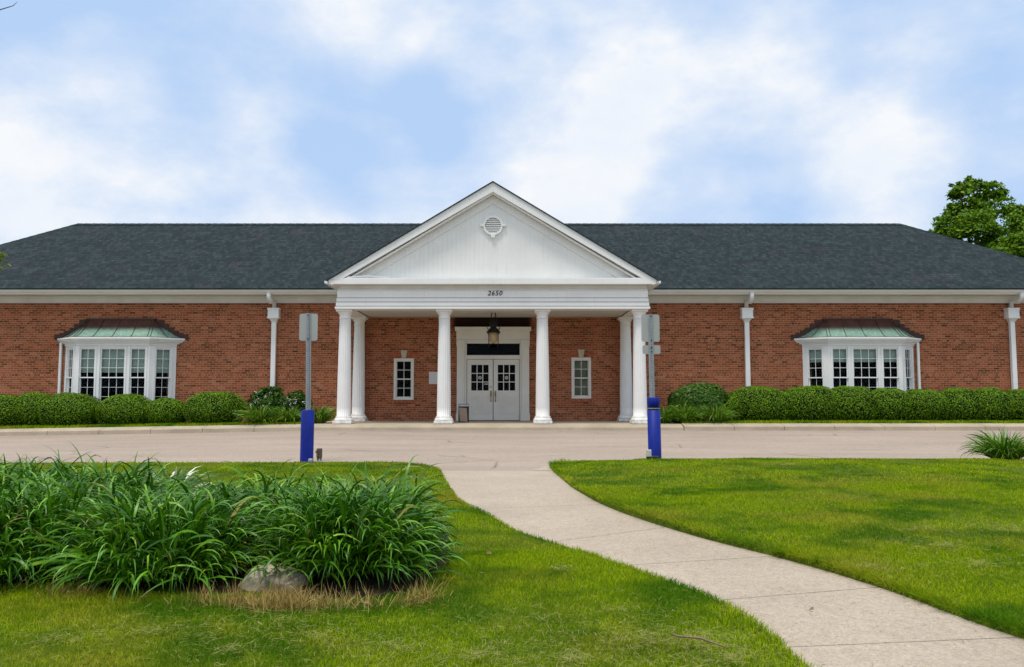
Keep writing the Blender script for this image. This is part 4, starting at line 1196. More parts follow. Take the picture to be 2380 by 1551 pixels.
# ground-level electrical boxes beside the bollards
Y = 12.9
x0 = PX(742.5, 1060, Y); E = empty('junction_box', (x0, Y, .03)); tag(E, 'rusty brown junction box on two conduit legs', 'junction box')
mb = MB(); mb.box(x0 - .038, x0 + .038, Y - .03, Y + .03, PZ(1066, Y), PZ(1042.5, Y)); mb.tube([(x0 - .035, Y - .01, PZ(1051, Y)), (x0 - .062, Y - .015, PZ(1050.5, Y))], .018, 8)
mb.box(x0 - .042, x0 + .0, Y - .04, Y - .031, PZ(1062, Y), PZ(1044, Y)); mb.build('housing', 'box brown', E, .006)
for s_ in (-1, 1):
    mb = MB(); mb.tube([(x0 + s_ * .024, Y, .0), (x0 + s_ * .024, Y, PZ(1066, Y))], .014, 8); mb.tube([(x0 + s_ * .024, Y, PZ(1069.5, Y)), (x0 + s_ * .024, Y, PZ(1064, Y))], .02, 8); mb.build('leg', 'box grey', E)
Y = 12.75; x0 = PX(721.5, 1078, Y); mb = MB(); mb.lathe(x0, Y, [(.036, -.02), (.036, .10), (.032, .108), (.026, .108), (.026, .095)], 16)
tag(mb.build('pipe_stub', 'galvanised'), 'short grey capped pipe stub in the grass at the foot of a bollard', 'pipe')
Y = 12.9; x0 = PX(1507.5, 1058, Y); E = empty('outlet_box', (x0, Y, .06)); tag(E, 'pale grey outdoor outlet box on conduit legs in front of the bollard', 'outlet box')
mb = MB(); mb.box(x0 - .036, x0 + .042, Y - .028, Y + .028, PZ(1062, Y), PZ(1045.5, Y)); mb.box(x0 - .03, x0 + .036, Y - .036, Y - .0285, PZ(1061, Y), PZ(1047, Y)); mb.build('housing', 'box grey', E, .005)
mb = MB(); mb.box(x0 - .036, x0 + .042, Y - .026, Y + .026, PZ(1066.5, Y), PZ(1062.2, Y)); mb.build('gasket', 'black plastic', E)
for s_ in (-.018, .022):
    mb = MB(); mb.tube([(x0 + s_, Y, .02), (x0 + s_, Y, PZ(1066.5, Y))], .012, 8); mb.build('leg', 'box grey', E)
Y = 12.95; x0 = PX(1524, 1066, Y); E = empty('spotlight', (x0, Y, .06)); tag(E, 'small black ground spotlight at the foot of the banded bollard', 'spotlight')
mb = MB(); mb.prism_x([(Y - .05, PZ(1062.5, Y)), (Y + .06, PZ(1059.5, Y)), (Y + .06, PZ(1070, Y)), (Y - .03, PZ(1071, Y))], x0 - .055, x0 + .05); mb.build('housing', 'black plastic', E, .006)
mb = MB(); mb.tube([(x0 - .01, Y + .02, .03), (x0 - .01, Y + .02, PZ(1068, Y)), (x0 + .05, Y - .02, PZ(1072.5, Y))], .010, 8); mb.build('bracket', 'box grey', E)

# ------------------------------------------------------------------ shrubs
rng = np.random.default_rng(7)
def unit(v): return v / np.maximum(np.linalg.norm(v, axis=-1, keepdims=True), 1e-9)
def leaf_quads(P, N, size, aspect=.5, jit=.6, droop=0.0, rg=rng):
    """one small diamond leaf per point, roughly facing N"""
    m = len(P)
    nn = unit(N + jit * rg.normal(size=(m, 3)))
    t = unit(np.cross(nn, rg.normal(size=(m, 3)))); t[:, 2] -= droop; t = unit(t); b = np.cross(nn, t)
    s = (size * rg.uniform(.6, 1.3, m))[:, None]
    V = np.stack([P - t * s, P + b * s * aspect, P + t * s, P - b * s * aspect], 1).reshape(-1, 3)
    Q = np.arange(4 * m).reshape(m, 4)
    return V, Q
def lump(dirs, seed):
    r = np.random.default_rng(seed); s = np.zeros(len(dirs))
    for _ in range(7):
        k = r.normal(size=3) * r.uniform(2, 5); s += np.sin(dirs @ k + r.uniform(0, 6)) / 7
    return s
def shrub(X, Y, z0, sx, sy, h, n, leaf, mat, seed, label, name='shrub', group=None, power=2.2, rough=.05, cat='shrub', lumpy=.12):
    r = np.random.default_rng(seed)
    d = unit(r.normal(size=(n, 3))); d[:, 2] = np.where(d[:, 2] < -.78, -d[:, 2], d[:, 2])
    def surf(d):
        k = (np.abs(d[:, 0]) ** power + np.abs(d[:, 1]) ** power + np.abs(d[:, 2]) ** power) ** (-1 / power)
        q = d * k[:, None] * (1 + lumpy * lump(d, seed))[:, None]
        q[:, :2] *= (1 + .25 * np.clip(-q[:, 2:3], 0, 1) ** 2)
        return q
    S = surf(d); depth = 1 - rough * np.abs(r.normal(size=n))[:, None] + rough * .6
    P = S * depth
    zc = z0 + h * .46; sc3 = np.array([sx, sy, h * .54])
    P = P * sc3 + np.array([X, Y, zc]); keep = P[:, 2] > z0 + .02
    N = unit(S / sc3)
    P, N = P[keep], N[keep]
    V, Q = leaf_quads(P, N, leaf, .5, .38, 0, r)
    # dark twiggy core
    nu, nv = 26, 14
    a = np.linspace(0, 2 * np.pi, nu, endpoint=False); b = np.linspace(-.5 * np.pi, .5 * np.pi, nv)
    A, Bb = np.meshgrid(a, b); dd = np.stack([np.cos(Bb) * np.cos(A), np.cos(Bb) * np.sin(A), np.sin(Bb)], -1).reshape(-1, 3)
    C = surf(dd) * (1 - rough * 1.3) * sc3 + np.array([X, Y, zc])
    C[:, 2] = np.maximum(C[:, 2], z0 - .02)
    i, j = np.meshgrid(np.arange(nu), np.arange(nv - 1)); i, j = i.ravel(), j.ravel()
    QC = np.stack([j * nu + i, j * nu + (i + 1) % nu, (j + 1) * nu + (i + 1) % nu, (j + 1) * nu + i], 1)
    V2 = np.concatenate([V, C]); Q2 = np.concatenate([Q, QC + len(V)])
    o = fast_mesh(name, V2, Q2, None, [mat, 'shrub core'], qm=np.concatenate([np.zeros(len(Q)), np.ones(len(QC))]))
    tag(o, label, cat, group)
    return o
SY = 25.75
def prow(cx, wpx, top, base_z, seed, label, mat='box leaf', sy=.62, Yc=SY, **kw):
    X = PX(cx, 940, Yc); sx = wpx / 2 * Yc / FPX * .95
    zt = PZ(top, Yc)
    g = kw.pop('group', 'clipped shrubs along the brick wall')
    shrub(X, Yc, base_z, sx, sy, zt - base_z, kw.pop('n', int(14500 * sx)) , kw.pop('leaf', .022), mat, seed, label, group=g, **kw)
zl = strip_z(-14, 25.7)
prow(12, 100, 918, strip_z(-16, 25.7), 1, 'clipped shrub cut by the photo edge, outermost on the side with half lowered blinds', sy=.6)
prow(82, 122, 914, strip_z(-15, 25.7), 2, 'clipped shrub in front of the bay downspout, second from the outer end of its row', sy=.62, Yc=26.0)
prow(167, 142, 914.5, strip_z(-14, 25.7), 3, 'broad domed shrub below the outer angled pane of the bay with half lowered blinds', sy=.72, Yc=25.6)
prow(292, 132, 917, strip_z(-12.5, 25.7), 4, 'broad domed shrub below the middle panes of the bay with half lowered blinds', sy=.70, Yc=25.65)
prow(388, 104, 926, strip_z(-11, 25.7), 5, 'lowest clipped shrub, between two taller domes beside the bay with half lowered blinds', sy=.6)
prow(500, 146, 911, strip_z(-9.5, 25.7), 6, 'large free standing domed shrub between the bay window and the white flowered bush', sy=.75, Yc=25.65)
zr_ = strip_z(8, 25.7)
prow(1624, 140, 894, zr_, 11, 'dark loose rounded yew shrub behind the daylilies, beside the banded bollard', mat='yew leaf', power=2.3, leaf=.046, rough=.08, lumpy=.16, Yc=25.9, group='clipped shrubs along the brick wall')
zr_ = strip_z(12, 25.7)
for i, (cx, w_, top, lab) in enumerate((
    (1765, 165, 899, 'long hedge shrub next to the dark yew, below the downspout'),
    (1880, 140, 898, 'hedge shrub under the inner angled pane of the bay with raised blinds'),
    (1975, 128, 899.5, 'hedge shrub under the middle panes of the bay with raised blinds'),
    (2062, 112, 903, 'hedge shrub under the last front panes of the bay with raised blinds'),
    (2146, 104, 904.5, 'hedge shrub below the small downspout of the bay with raised blinds'),
    (2224, 100, 902, 'hedge shrub standing between the bay with raised blinds and the outer downspout'),
    (2298, 98, 903, 'hedge shrub beside the outermost tall downspout'),
    (2375, 104, 906, 'hedge shrub cut by the edge of the photo beyond the outermost tall downspout'))):
    prow(cx, w_, top, zr_, 20 + i, lab, sy=.66, Yc=25.75 + .08 * (i % 2), power=2.45)
# flowering bush
def flower_bush(cx, wpx, top, seed, label, nfl, Yc=26.1):
    X = PX(cx, 930, Yc); sx = wpx / 2 * Yc / FPX; zt = PZ(top, Yc); z0 = strip_z(X, Yc)
    o = shrub(X, Yc, z0, sx, .55, zt - z0, int(3600 * sx), .055, 'shrub leaf', seed, label, name='flowering_bush', group='white flowered bushes by the portico', power=2.1, rough=.12, lumpy=.25, cat='bush')
    r = np.random.default_rng(seed + 50); Vs, Qs = [], []
    k = 0
    for _ in range(nfl):
        a = r.uniform(-2.6, -.5); e = r.uniform(-.1, .9)
        c = np.array([X + sx * 1.0 * math.cos(a) * math.cos(e), Yc + .55 * math.sin(a) * math.cos(e), z0 + (zt - z0) * (.48 + .50 * math.sin(e))])
        p = c + r.normal(size=(9, 3)) * np.array([.030, .025, .035]); v, q = leaf_quads(p, np.tile([0, -1, .4], (9, 1)), .020, .8, .8, 0, r)
        Vs.append(v); Qs.append(q + k); k += len(v)
    fast_mesh('blossom', np.concatenate(Vs), np.concatenate(Qs), None, ['petal'], parent=o)
flower_bush(622, 88, 902, 61, 'taller dark bush with white flowers below the downspout', 12)
flower_bush(688, 66, 914, 62, 'smaller dark bush with white flower clusters behind the sign post', 13)

# ------------------------------------------------------------------ arching grass clumps
def blades(base, az, th0, k, L, w, seg, r, roll=.5, exp=1.3):
    """strips that rise and arch over; arrays of length m"""
    m = len(az); s = np.linspace(0, 1, seg + 1)
    th = th0[:, None] + k[:, None] * s[None, :] ** exp
    az2 = az[:, None] + (r.normal(size=m) * .35)[:, None] * s[None, :]
    ds = (L / seg)[:, None]
    dx = np.sin(th) * np.cos(az2) * ds; dy = np.sin(th) * np.sin(az2) * ds; dz = np.cos(th) * ds
    z0 = np.zeros((m, 1))
    X = base[:, 0:1] + np.concatenate([z0, np.cumsum(dx[:, :-1], 1)], 1)
    Y = base[:, 1:2] + np.concatenate([z0, np.cumsum(dy[:, :-1], 1)], 1)
    Z = base[:, 2:3] + np.concatenate([z0, np.cumsum(dz[:, :-1], 1)], 1)
    C = np.stack([X, Y, Z], -1)
    T = np.stack([dx, dy, dz], -1); T = unit(T)
    side = np.stack([-np.sin(az2), np.cos(az2), np.zeros_like(az2)], -1)
    up = np.cross(side, T)
    ro = (r.normal(size=m) * roll)[:, None, None] * (0.3 + s[None, :, None])
    sd = side * np.cos(ro) + up * np.sin(ro)
    prof = np.minimum(1, .45 + s * 3) * (1 - s ** 2.6) + .02
    W = (w[:, None] * prof[None, :])[..., None] * .5
    V = np.stack([C - sd * W, C + sd * W], 2).reshape(m, -1, 3)
    nv = 2 * (seg + 1)
    q = np.array([[2 * i, 2 * i + 1, 2 * i + 3, 2 * i + 2] for i in range(seg)])
    Q = (q[None] + (np.arange(m) * nv)[:, None, None]).reshape(-1, 4)
    return V.reshape(-1, 3), Q
def clump(X, Y, z0, h, rad, n, label, seed, mat='clump blade', name='grass_clump', width=.019, dead=.02, group=None, cat='ornamental grass', sq=1.0, upright=0.0, lift=1.0):
    r = np.random.default_rng(seed)
    a = r.uniform(0, 2 * np.pi, n); rr = np.sqrt(r.uniform(0, 1, n)) * rad * .34
    base = np.stack([X + rr * np.cos(a) * sq, Y + rr * np.sin(a), np.full(n, z0)], 1)
    az = a + r.normal(size=n) * .5
    th0 = .03 + 1.08 * r.uniform(0, 1, n) ** .85
    th0 = th0 * (1 - upright)
    k = r.uniform(1.1, 3.1, n) * (1 - .4 * upright) * (1 - .22 * th0)
    L = h * r.uniform(.55, 1.05, n) * lift * (1 + .10 * th0)
    wild = r.uniform(size=n) < .012
    k = np.where(wild, r.uniform(.4, .9, n), k)
    V, Q = blades(base, az, th0, k, L, width * r.uniform(.55, 1.25, n), 9, r, .55, 2.3)
    V[:, 2] = np.maximum(V[:, 2], z0 + .005)
    isd = np.repeat(r.uniform(size=n) < dead, 9)
    o = fast_mesh(name, V, Q, None, [mat, 'straw'], qm=isd.astype(int), smooth=True)
    tag(o, label, cat, group)
    return o
DG = 'daylily clumps by the portico'
for (px, Y, h, rad, n, seed, lab) in ((606, 25.0, 0.84, .6, 416, 131, 'daylily clump under the taller white flowered bush'), (668, 25.1, 0.74, .6, 416, 132, 'daylily clump behind the plain bollard'),
                                (742, 25.1, 0.76, .5, 338, 133, 'daylily clump between the plain bollard and the outer portico column'), (1548, 25.0, 0.76, .45, 338, 134, 'daylily clump just behind the banded bollard'),
                                (1592, 24.95, 0.81, .5, 416, 135, 'full daylily clump in front of the dark yew'), (1664, 24.95, 0.78, .5, 390, 136, 'daylily clump between the dark yew and the hedge')):
    X = PX(px, 970, Y); clump(X, Y, strip_z(X, Y) - .01, h, rad, n, lab, seed, 'daylily blade', 'daylily', .032, .04, DG, 'daylily', upright=.05)
def leafy_clump(X, Y, z0, h, rad, nst, label, seed, mat='clump blade', name='grass_clump', width=.0180, dead=.012, group=None, cat='ornamental grass', per=14, ls=1.0):
    """fan of culms with arching leaves set all along them"""
    r = np.random.default_rng(seed); n = nst * per
    a = r.uniform(0, 2 * np.pi, nst); rr = np.sqrt(r.uniform(0, 1, nst)) * rad * .35
    sb = np.stack([X + rr * np.cos(a), Y + rr * np.sin(a), np.full(nst, z0)], 1)
    th = np.clip(.05 + 1.12 * r.uniform(0, 1, nst) ** .75, 0, 1.25); sa = a + r.normal(size=nst) * .35
    H = np.cos(np.minimum(th, 1.2)); LS = (h * .80 * H + rad * .62 * np.sin(th)) * r.uniform(.78, 1.1, nst)
    idx = np.repeat(np.arange(nst), per); t = r.uniform(.12, 1.0, n) ** .8
    bend = th[idx] + .30 * t * np.sin(th[idx])
    base = sb[idx] + np.stack([np.sin(bend) * np.cos(sa[idx]), np.sin(bend) * np.sin(sa[idx]), np.cos(bend)], 1) * (t * LS[idx])[:, None]
    az = sa[idx] + r.normal(size=n) * np.where(th[idx] < .45, 1.5, .75)
    th0 = np.clip(np.maximum(th[idx] * .85, .30) + r.normal(0, .30, n), .0, 1.35)
    k = r.uniform(1.3, 3.2, n) * (1 - .22 * th0)
    L = ls * (.16 + .22 * r.uniform(0, 1, n)) * np.where(r.uniform(size=n) < .05, 1.35, 1.0)
    V, Q = blades(base, az, th0, k, L, width * r.uniform(.5, 1.2, n), 8, r, .7, 1.9)
    ns = nst; V2, Q2 = blades(sb, sa, th, .30 * np.sin(th), LS, np.full(ns, .009), 8, r, .3, 1.0)
    V = np.concatenate([V, V2]); Q = np.concatenate([Q, Q2 + n * 18])
    V[:, 2] = np.maximum(V[:, 2], z0 + .004)
    isd = np.concatenate([np.repeat(r.uniform(size=n) < dead, 8), np.zeros(ns * 8)])
    o = fast_mesh(name, V, Q, None, [mat, 'dead blade'], qm=isd.astype(int), smooth=True)
    tag(o, label, cat, group)
    return o
GG = 'tall arching grass clumps in the planting bed'
for (px, dist, h, rad, n, seed, lab) in (
    (808, 4.84, .40, .43, 260, 101, 'round arching grass clump beside the boulder, at the path end of the bed'),
    (395, 4.80, .35, .46, 250, 102, 'arching grass clump on the other side of the boulder, spilling toward the lawn'),
    (85, 4.95, .39, .50, 250, 103, 'front grass clump at the outer corner of the bed, cut by the photo edge'),
    (30, 6.0, .47, .50, 210, 104, 'tallest grass clump, at the back corner of the bed'),
    (255, 5.75, .41, .50, 210, 105, 'back grass clump between the tallest clump and the pale variegated plants'),
    (600, 5.45, .34, .46, 210, 106, 'grass clump in the gap directly behind the boulder'),
    (860, 5.40, .40, .36, 150, 107, 'smaller grass clump directly behind the round clump at the path end'),
    (-170, 5.4, .42, .5, 110, 108, 'grass clump mostly outside the photo edge')):
    leafy_clump((px - CX) / FPX * dist, dist, .045, h, rad, n, lab, seed, group=GG)
clump(PX(2345, 1060, 12.7), 12.8, .05, .66, .40, 620, 'lone bright grass clump on the lawn edge by the road', 120, 'daylily blade', width=.024, dead=.03, upright=.06)
# variegated hostas behind the clumps
def hosta(px, py, dist, seed, n, label):
    X, Z = at(px, py, dist); r = np.random.default_rng(seed)
    z0 = .09; H = Z - z0
    a = r.uniform(0, 2 * np.pi, n)
    base = np.stack([X + .04 * np.cos(a), dist + .04 * np.sin(a), np.full(n, z0)], 1)
    V, Q = blades(base, a, r.uniform(.05, .45, n), r.uniform(.9, 2.6, n), H * r.uniform(.85, 1.3, n), np.full(n, .042) * r.uniform(.7, 1.2, n), 8, r, .5, 2.5)
    # narrow stalk at the foot of each leaf
    tag(fast_mesh('variegated_plant', V, Q, None, ['hosta leaf'], smooth=True), label, 'plant', 'white edged plants behind the grass clumps')
hosta(400, 1088, 6.6, 141, 80, 'white edged leafy plant with the brightest leaves, behind the grass clumps')
hosta(605, 1126, 6.2, 142, 56, 'smaller white edged leafy plant above the boulder')
hosta(745, 1134, 6.2, 143, 36, 'smallest white edged plant, peeping out beside the round grass clump')

# boulder
r = np.random.default_rng(5)
bx, by = gnd(620, 1398); 
nu, nv = 72, 36
a = np.linspace(0, 2 * np.pi, nu, endpoint=False); b = np.linspace(-.4, .5 * np.pi, nv)
A, Bb = np.meshgrid(a, b); d = np.stack([np.cos(Bb) * np.cos(A), np.cos(Bb) * np.sin(A), np.sin(Bb)], -1).reshape(-1, 3)
s = 1 + .30 * lump(d, 3) + .07 * lump(d * 3, 9) + .05 * lump(d * 6, 4)
C = d * s[:, None]
# flat chipped facets
for q in range(9):
    nrm = unit(r.normal(size=(1, 3)) + [[0, -.3, .4]])[0]; off = r.uniform(.78, .95); t = C @ nrm; C = C - np.maximum(0, t - off)[:, None] * nrm
C = C * [.20, .15, .108] + [bx + .0, by + .16, .05]
i, j = np.meshgrid(np.arange(nu), np.arange(nv - 1)); i, j = i.ravel(), j.ravel()
Q = np.stack([j * nu + i, j * nu + (i + 1) % nu, (j + 1) * nu + (i + 1) % nu, (j + 1) * nu + i], 1)
tag(fast_mesh('boulder', C, Q, None, ['rock'], smooth=True), 'grey boulder half hidden in dry grass between two grass clumps', 'boulder')
# two flowering weeds by the boulder
for q, (px, py, lab) in enumerate(((572, 1290, 'taller seeding weed with yellowish florets behind the boulder'), (612, 1295, 'thinner seeding weed on the clump side of the boulder'))):
    dist = 4.72; X, Z = at(px, py, dist); r = np.random.default_rng(80 + q)
    W = empty('weed', (X, dist, .06)); tag(W, lab, 'weed')
    mb = MB(); tops = []
    for s_ in range(3):
        p1 = Vector((X + r.normal() * .03, dist + r.normal() * .02, Z - .02 * s_)); mb.tube([(X + .01 * s_, dist, .05), (X + (p1.x - X) * .4, dist, .2), p1], .0025, 5); tops.append(p1)
    mb.build('stem', 'twig', W)
    P = np.concatenate([np.array(t_)[None] + r.normal(size=(26, 3)) * [.016, .012, .04] for t_ in tops]); v, qd = leaf_quads(P, np.tile([0, -1, .5], (len(P), 1)), .009, .5, .9, 0, r)
    fast_mesh('florets', v, qd, None, ['straw'], parent=W)

# ------------------------------------------------------------------ lawn grass
r = np.random.default_rng(11)
def in_lawn(X, Y, margin=0.0):
    L = np.array([xl(y) for y in np.linspace(.5, 13.6, 263)]); Rr = np.array([xr(y) for y in np.linspace(.5, 13.6, 263)]); yy = np.linspace(.5, 13.6, 263)
    l = np.interp(Y, yy, L); q = np.interp(Y, yy, Rr)
    far = 13.05 + .12 * np.sin(X * .35 + 1) + np.where(X > 2, .25, 0)
    return ((X < l + margin) | (X > q - margin)) & (Y < far), l, q
def lawn_z_np(X, Y): return np.array([lawn_z(float(a), float(b)) for a, b in zip(X, Y)])
def grass(n_target, ylo, yhi, h0, w0, seg=2):
    hw = .70
    Y = np.sqrt(r.uniform(ylo ** 2, yhi ** 2, n_target)); X = r.uniform(-1, 1, n_target) * (hw * Y + 1.3)
    ok, l, q = in_lawn(X, Y, .012); inb = inpoly(X, Y, BED2)
    ok &= ~inb
    X, Y, l, q = X[ok], Y[ok], l[ok], q[ok]
    m = len(X); Z = lawn_z_np(X, Y)
    patch = np.sin(X * 1.7 + 1.1 * np.sin(Y * 1.3)) * np.cos(Y * 1.5 + .8 * np.sin(X * 1.1))
    h = h0 * r.uniform(.6, 1.3, m) * (1 + .18 * patch)
    # longer, unmown fringe on the far side of the path and along the bed
    edge = np.clip(1 - (X - q) / .14, 0, 1) * (X > q); edgel = np.clip(1 - (l - X) / .06, 0, 1) * (X < l)
    h = h * (1 + 2.0 * edge + .4 * edgel)
    az = r.uniform(0, 2 * np.pi, m); az = np.where((edge > .2) & (r.uniform(size=m) < .7), np.pi + .5 + r.normal(size=m) * .6, az)
    th = np.abs(r.normal(.35, .25, m)) + .5 * edge
    V, Q = blades(np.stack([X, Y, Z - .006], 1), az, th, r.uniform(.2, 1.3, m), h, w0 * r.uniform(.6, 1.3, m), seg, r, .6)
    return V, Q
def scaled_bed(f): return [tuple(c0 + (Vector(p) - c0) * f) for p in BED]
BED2 = scaled_bed(.985)
parts = [grass(430000, 2.3, 5.6, .031, .0034, 3), grass(280000, 5.6, 9.2, .031, .0054, 2), grass(140000, 9.2, 13.4, .030, .0100, 2)]
off = 0; Vs, Qs = [], []
for v, q in parts: Vs.append(v); Qs.append(q + off); off += len(v)
tag(fast_mesh('lawn_grass', np.concatenate(Vs), np.concatenate(Qs), None, ['lawn blade'], smooth=True), 'short mown bright green grass blades covering the lawn', 'grass', kind='stuff')
# grass strip behind the kerb
X = np.concatenate([r.uniform(-19, KX0 - .05, 17000), r.uniform(KX1 + .05, 18, 17000)]); Y = r.uniform(KY + .40, 25.25, len(X)); m = len(X)
Z = np.array([strip_z(float(a), float(b)) for a, b in zip(X, Y)])
V, Q = blades(np.stack([X, Y, Z - .01], 1), r.uniform(0, 6.28, m), np.abs(r.normal(.3, .2, m)), r.uniform(.2, 1.0, m), .085 * r.uniform(.6, 1.4, m), np.full(m, .016), 2, r)
tag(fast_mesh('kerbside_grass', V, Q, None, ['lawn blade'], smooth=True), 'narrow strip of green grass between the kerb and the shrubs', 'grass', kind='stuff')
# dry clippings lying on the lawn in drifts
def drift(cx, cy, rad, n):
    a = r.uniform(0, 6.28, n); q = np.abs(r.normal(size=n)) * rad * .75
    return np.stack([cx + q * np.cos(a) * 1.5, cy + q * np.sin(a)], 1)
D = []
for (px, py, rad, n) in ((1120, 1530, .35, 900), (1330, 1540, .35, 900), (1500, 1490, .3, 800), (1620, 1500, .35, 1100), (1700, 1540, .3, 900), (900, 1520, .3, 500), (640, 1470, .3, 450), (350, 1490, .4, 600),
                          (2020, 1330, .25, 500), (2200, 1290, .35, 800), (2280, 1330, .35, 800), (2330, 1250, .4, 600), (2150, 1250, .4, 500), (1830, 1098, .25, 250), (1305, 1332, .06, 120), (740, 1500, .3, 400),
                          (1450, 1430, .3, 300), (120, 1500, .35, 500), (2000, 1180, .5, 300), (1990, 1110, .4, 200), (1250, 1440, .35, 300), (530, 1540, .35, 500)):
    X0, Y0 = gnd(px, py, .04); D.append(drift(X0, Y0, rad, int(n * .55)))
D = np.concatenate(D); Yr = np.sqrt(r.uniform(3.1 ** 2, 11 ** 2, 2600)); D = np.concatenate([D, np.stack([r.uniform(-1, 1, 2600) * .7 * Yr, Yr], 1)])
ok, l, q = in_lawn(D[:, 0], D[:, 1]); ok &= ~inpoly(D[:, 0], D[:, 1], BED2) & (D[:, 1] > 2.9); D = D[ok]
m = len(D); Z = lawn_z_np(D[:, 0], D[:, 1]) + r.uniform(.025, .05, m)
V, Q = blades(np.concatenate([D, Z[:, None]], 1), r.uniform(0, 6.28, m), r.uniform(1.35, 1.7, m), r.uniform(-.12, .2, m), r.uniform(.025, .075, m), .0014 * (.6 + D[:, 1] / 5) * r.uniform(.6, 1.2, m), 2, r, .3)
tag(fast_mesh('grass_clippings', V, Q, None, ['clipping'], smooth=True), 'dry pale grass clippings strewn over the mown lawn', 'clippings', kind='stuff')
# crumbs of clippings on the path
Yp = np.sqrt(r.uniform(3.2 ** 2, 9 ** 2, 1500)); t = r.uniform(0, 1, 1500) ** .6
Xp = np.array([xl(y) + (xr(y) - xl(y)) * tt for y, tt in zip(Yp, t)])
m = len(Xp); V, Q = blades(np.stack([Xp, Yp, np.full(m, .008)], 1), r.uniform(0, 6.28, m), np.full(m, 1.55), np.zeros(m), r.uniform(.008, .045, m), np.full(m, .0028), 2, r, .2)
tag(fast_mesh('path_litter', V, Q, None, ['clipping'], smooth=True), 'scattered bits of dry grass lying on the concrete path', 'clippings', kind='stuff')
# straw-dry turf along the front of the bed
D = []
for (px, py, rad, n) in ((560, 1404, .09, 300), (700, 1396, .10, 300), (800, 1404, .12, 240), (470, 1398, .10, 180), (612, 1412, .08, 420), (665, 1412, .09, 620), (700, 1414, .11, 360), (655, 1404, .04, 160), (550, 1402, .08, 150), (140, 1380, .09, 230), (190, 1384, .07, 150), (470, 1404, .07, 60), (960, 1396, .08, 170), (990, 1384, .07, 150), (860, 1408, .08, 80), (640, 1384, .06, 160), (760, 1412, .1, 80)):
    X0, Y0 = gnd(px, py, .05); D.append(drift(X0, Y0, rad, n))
D = np.concatenate(D); m = len(D)
V, Q = blades(np.concatenate([D, np.full((m, 1), .03)], 1), r.uniform(0, 6.28, m), np.abs(r.normal(.95, .6, m)), r.uniform(-.3, 1.0, m), r.uniform(.03, .15, m), np.full(m, .0030), 3, r, .5)
tag(fast_mesh('dry_grass', V, Q, None, ['straw'], smooth=True), 'straw coloured dry grass along the front of the planting bed', 'dry grass', kind='stuff')
# sticks and dead leaves
mb = MB(); a, b = gnd(1575, 1490, .06), gnd(1690, 1512, .06); c_ = gnd(1560, 1480, .06); e = gnd(1630, 1498, .06)
mb.tube([(c_[0], c_[1], .075), (a[0], a[1], .08), (e[0], e[1], .085), (b[0], b[1], .07)], [.003, .005, .005, .003], 6)
tag(mb.build('stick', 'twig'), 'thin bare brown stick lying on the lawn near the path', 'stick')
for q, (px, py, sz, lab) in enumerate(((1135, 1293, .022, 'curled brown dead leaf on the grass beside the path'), (1970, 1132, .03, 'dead leaf lying on the grass across the path'), (850, 1410, .018, 'pale dry leaf on the front edge of the planting bed'), (1885, 1400, .012, 'tiny dead leaf lying on the concrete path'))):
    X, Y = gnd(px, py, .05); rr = np.random.default_rng(q); mb = MB(); n = 7; vs = []
    z0 = .008 if q == 3 else .06
    for i in range(n):
        t = i / (n - 1); w_ = sz * .5 * math.sin(math.pi * min(.97, max(.05, t))) ; vs += [(X + (t - .5) * sz * 2, Y - w_, z0 + .02 * (t - .5) ** 2 + w_ * .8), (X + (t - .5) * sz * 2, Y, z0 + .01 * t), (X + (t - .5) * sz * 2, Y + w_, z0 + .018 * t + w_ * .9)]
    mb.add(vs, [(i * 3 + j, i * 3 + j + 1, i * 3 + j + 4, i * 3 + j + 3) for i in range(n - 1) for j in range(2)], True)
    tag(mb.build('dead_leaf', 'dead leaf'), lab, 'leaf')

# ------------------------------------------------------------------ trees
def tree(X, Y, z0, H, blobs, leaf, nper, mat, seed, label, trunk_r=.28, tiers=True, dens=1.0, group=None):
    """blobs: (x, y, z, radius) lumps of the crown in world space"""
    T = empty('tree', (X, Y, z0)); tag(T, label, 'tree', group)
    r = np.random.default_rng(seed)
    mb = MB(); top = max(b[2] for b in blobs)
    pts = [(X, Y, z0 - .1), (X + .05, Y, z0 + H * .2), (X - .04, Y, z0 + H * .45), (X, Y, z0 + H * .7)]
    mb.tube(pts, [trunk_r * 1.25, trunk_r, trunk_r * .7, trunk_r * .3], 10)
    for (bx, by, bz, br) in blobs:
        s0 = Vector((X, Y, z0 + H * r.uniform(.28, .5))); e = Vector((bx, by, bz)); md = s0.lerp(e, .5) + Vector((0, 0, -.15 * br))
        mb.tube([s0, md, e, e + Vector((r.normal() * br * .4, r.normal() * br * .4, br * .5))], [trunk_r * .34, trunk_r * .24, trunk_r * .12, .01], 6)
    mb.build('trunk', 'bark', T)
    Ps, Ns = [], []
    for (bx, by, bz, br) in blobs:
        nc = int(40 * dens * max(.5, br))
        for _ in range(nc):
            d = unit(r.normal(size=3)); d[2] = abs(d[2]) * .9 - .25; d = unit(d)
            c = np.array([bx, by, bz]) + d * br * r.uniform(.55, 1.05)
            cr = br * r.uniform(.18, .38); k = int(nper * r.uniform(.6, 1.3))
            p = r.normal(size=(k, 3)) * [cr * .55, cr * .55, cr * (.22 if tiers else .5)]
            p[:, 2] -= .35 * (p[:, 0] ** 2 + p[:, 1] ** 2) / max(cr, .1)
            Ps.append(c + p); Ns.append(np.tile(unit(d * .5 + np.array([0, 0, .8])), (k, 1)))
    P = np.concatenate(Ps); N = np.concatenate(Ns)
    v, q = leaf_quads(P, N, leaf, .55, .55, .25, r)
    fast_mesh('crown', v, q, None, [mat], parent=T)
    return T
def blob(px, py, rp, Y, dy=0): X, Z = at(px, py, Y + dy); return (X, Y + dy, Z, rp / FPX * Y)
Y = 46
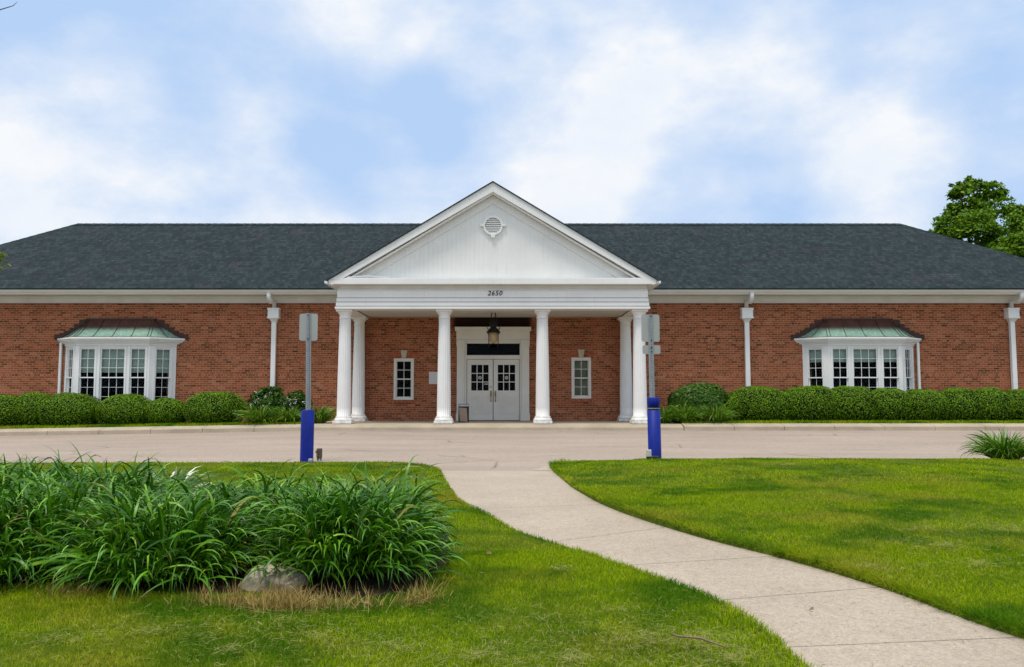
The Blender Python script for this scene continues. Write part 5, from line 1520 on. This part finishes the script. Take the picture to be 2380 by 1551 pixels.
bl = [blob(2262, 432, 24, Y), blob(2232, 448, 26, Y, -1), blob(2296, 455, 34, Y), blob(2240, 492, 36, Y, -1), blob(2310, 500, 44, Y, -2), blob(2216, 530, 38, Y, -1), blob(2265, 535, 50, Y, -2.5), blob(2205, 556, 26, Y, -1), blob(2330, 560, 50, Y, -2), blob(2300, 610, 70, Y, 0), blob(2230, 605, 45, Y, 0), blob(2362, 495, 26, Y, 0)]
tree(PX(2285, 700, Y), Y, 0, 13.5, bl, .105, 46, 'maple leaf', 201, 'tall maple rising above the roof, with sky showing round its crown', .35, dens=1.35)
Y = 41
bl = [blob(2385, 520, 40, Y), blob(2350, 585, 42, Y, -1), blob(2405, 570, 55, Y, -1), blob(2330, 615, 40, Y), blob(2430, 540, 60, Y), blob(2450, 620, 80, Y, 1), blob(2390, 640, 60, Y)]
tree(PX(2420, 700, Y), Y, 0, 11.0, bl, .105, 46, 'maple leaf', 202, 'lower maple overlapping the tall one, cut by the photo edge', .3, dens=1.35)
Y = 62
bl = [blob(2162, 541, 10, Y), blob(2172, 549, 12, Y), blob(2150, 549, 7, Y), blob(2185, 560, 18, Y, 1)]
tree(PX(2175, 700, Y), Y, 0, 13.5, bl, .10, 14, 'maple leaf', 203, 'distant tree of which only a small tip shows over the roof hip', .3)
# a near tree outside the frame, of which a leafy spray and a bare twig reach in
Y = 9.5
X, Z = at(-190, 560, Y); tx = X
T = empty('tree', (tx, Y, 0)); tag(T, 'near tree outside the frame, one leafy spray and a bare twig reaching in', 'tree')
mb = MB(); mb.tube([(tx, Y, -.1), (tx, Y, 2), (tx - .1, Y, 4), (tx, Y, 6.2)], [.16, .13, .09, .03], 9)
e = Vector((at(-2, 606, Y)[0], Y, at(-2, 606, Y)[1])); mb.tube([(tx, Y, 1.9), ((tx + e.x) / 2, Y, e.z + .12), e], [.03, .015, .004], 6)
f1 = Vector((at(30, 14, Y)[0], Y, at(30, 14, Y)[1])); f0 = Vector((at(0, 23, Y)[0], Y, at(0, 23, Y)[1])); f2 = Vector((at(40, 5, Y)[0], Y, at(40, 5, Y)[1]))
mb.tube([(tx, Y, 4.4), (f0.x - .5, Y, f0.z - .12), f0, f1, f2], [.03, .016, .006, .004, .002], 6)
mb.build('trunk', 'bark', T)
r = np.random.default_rng(9)
P = [np.array(at(q, w_, Y))[[0, 0, 1]] * [1, 0, 1] + [0, Y, 0] + r.normal(size=(k_, 3)) * [.05, .05, .04] for q, w_, k_ in ((-10, 592, 40), (0, 605, 14), (8, 611, 7), (-30, 600, 40), (-70, 580, 60))]
P.append(np.array([tx, Y, 4.2]) + np.clip(r.normal(size=(900, 3)), -2, 2) * [.2, .4, .8]); P = np.concatenate(P)
v, q = leaf_quads(P, np.tile([0, -.5, 1.0], (len(P), 1)), .045, .45, .7, .5, r)
fast_mesh('crown', v, q, None, ['near leaf'], parent=T)
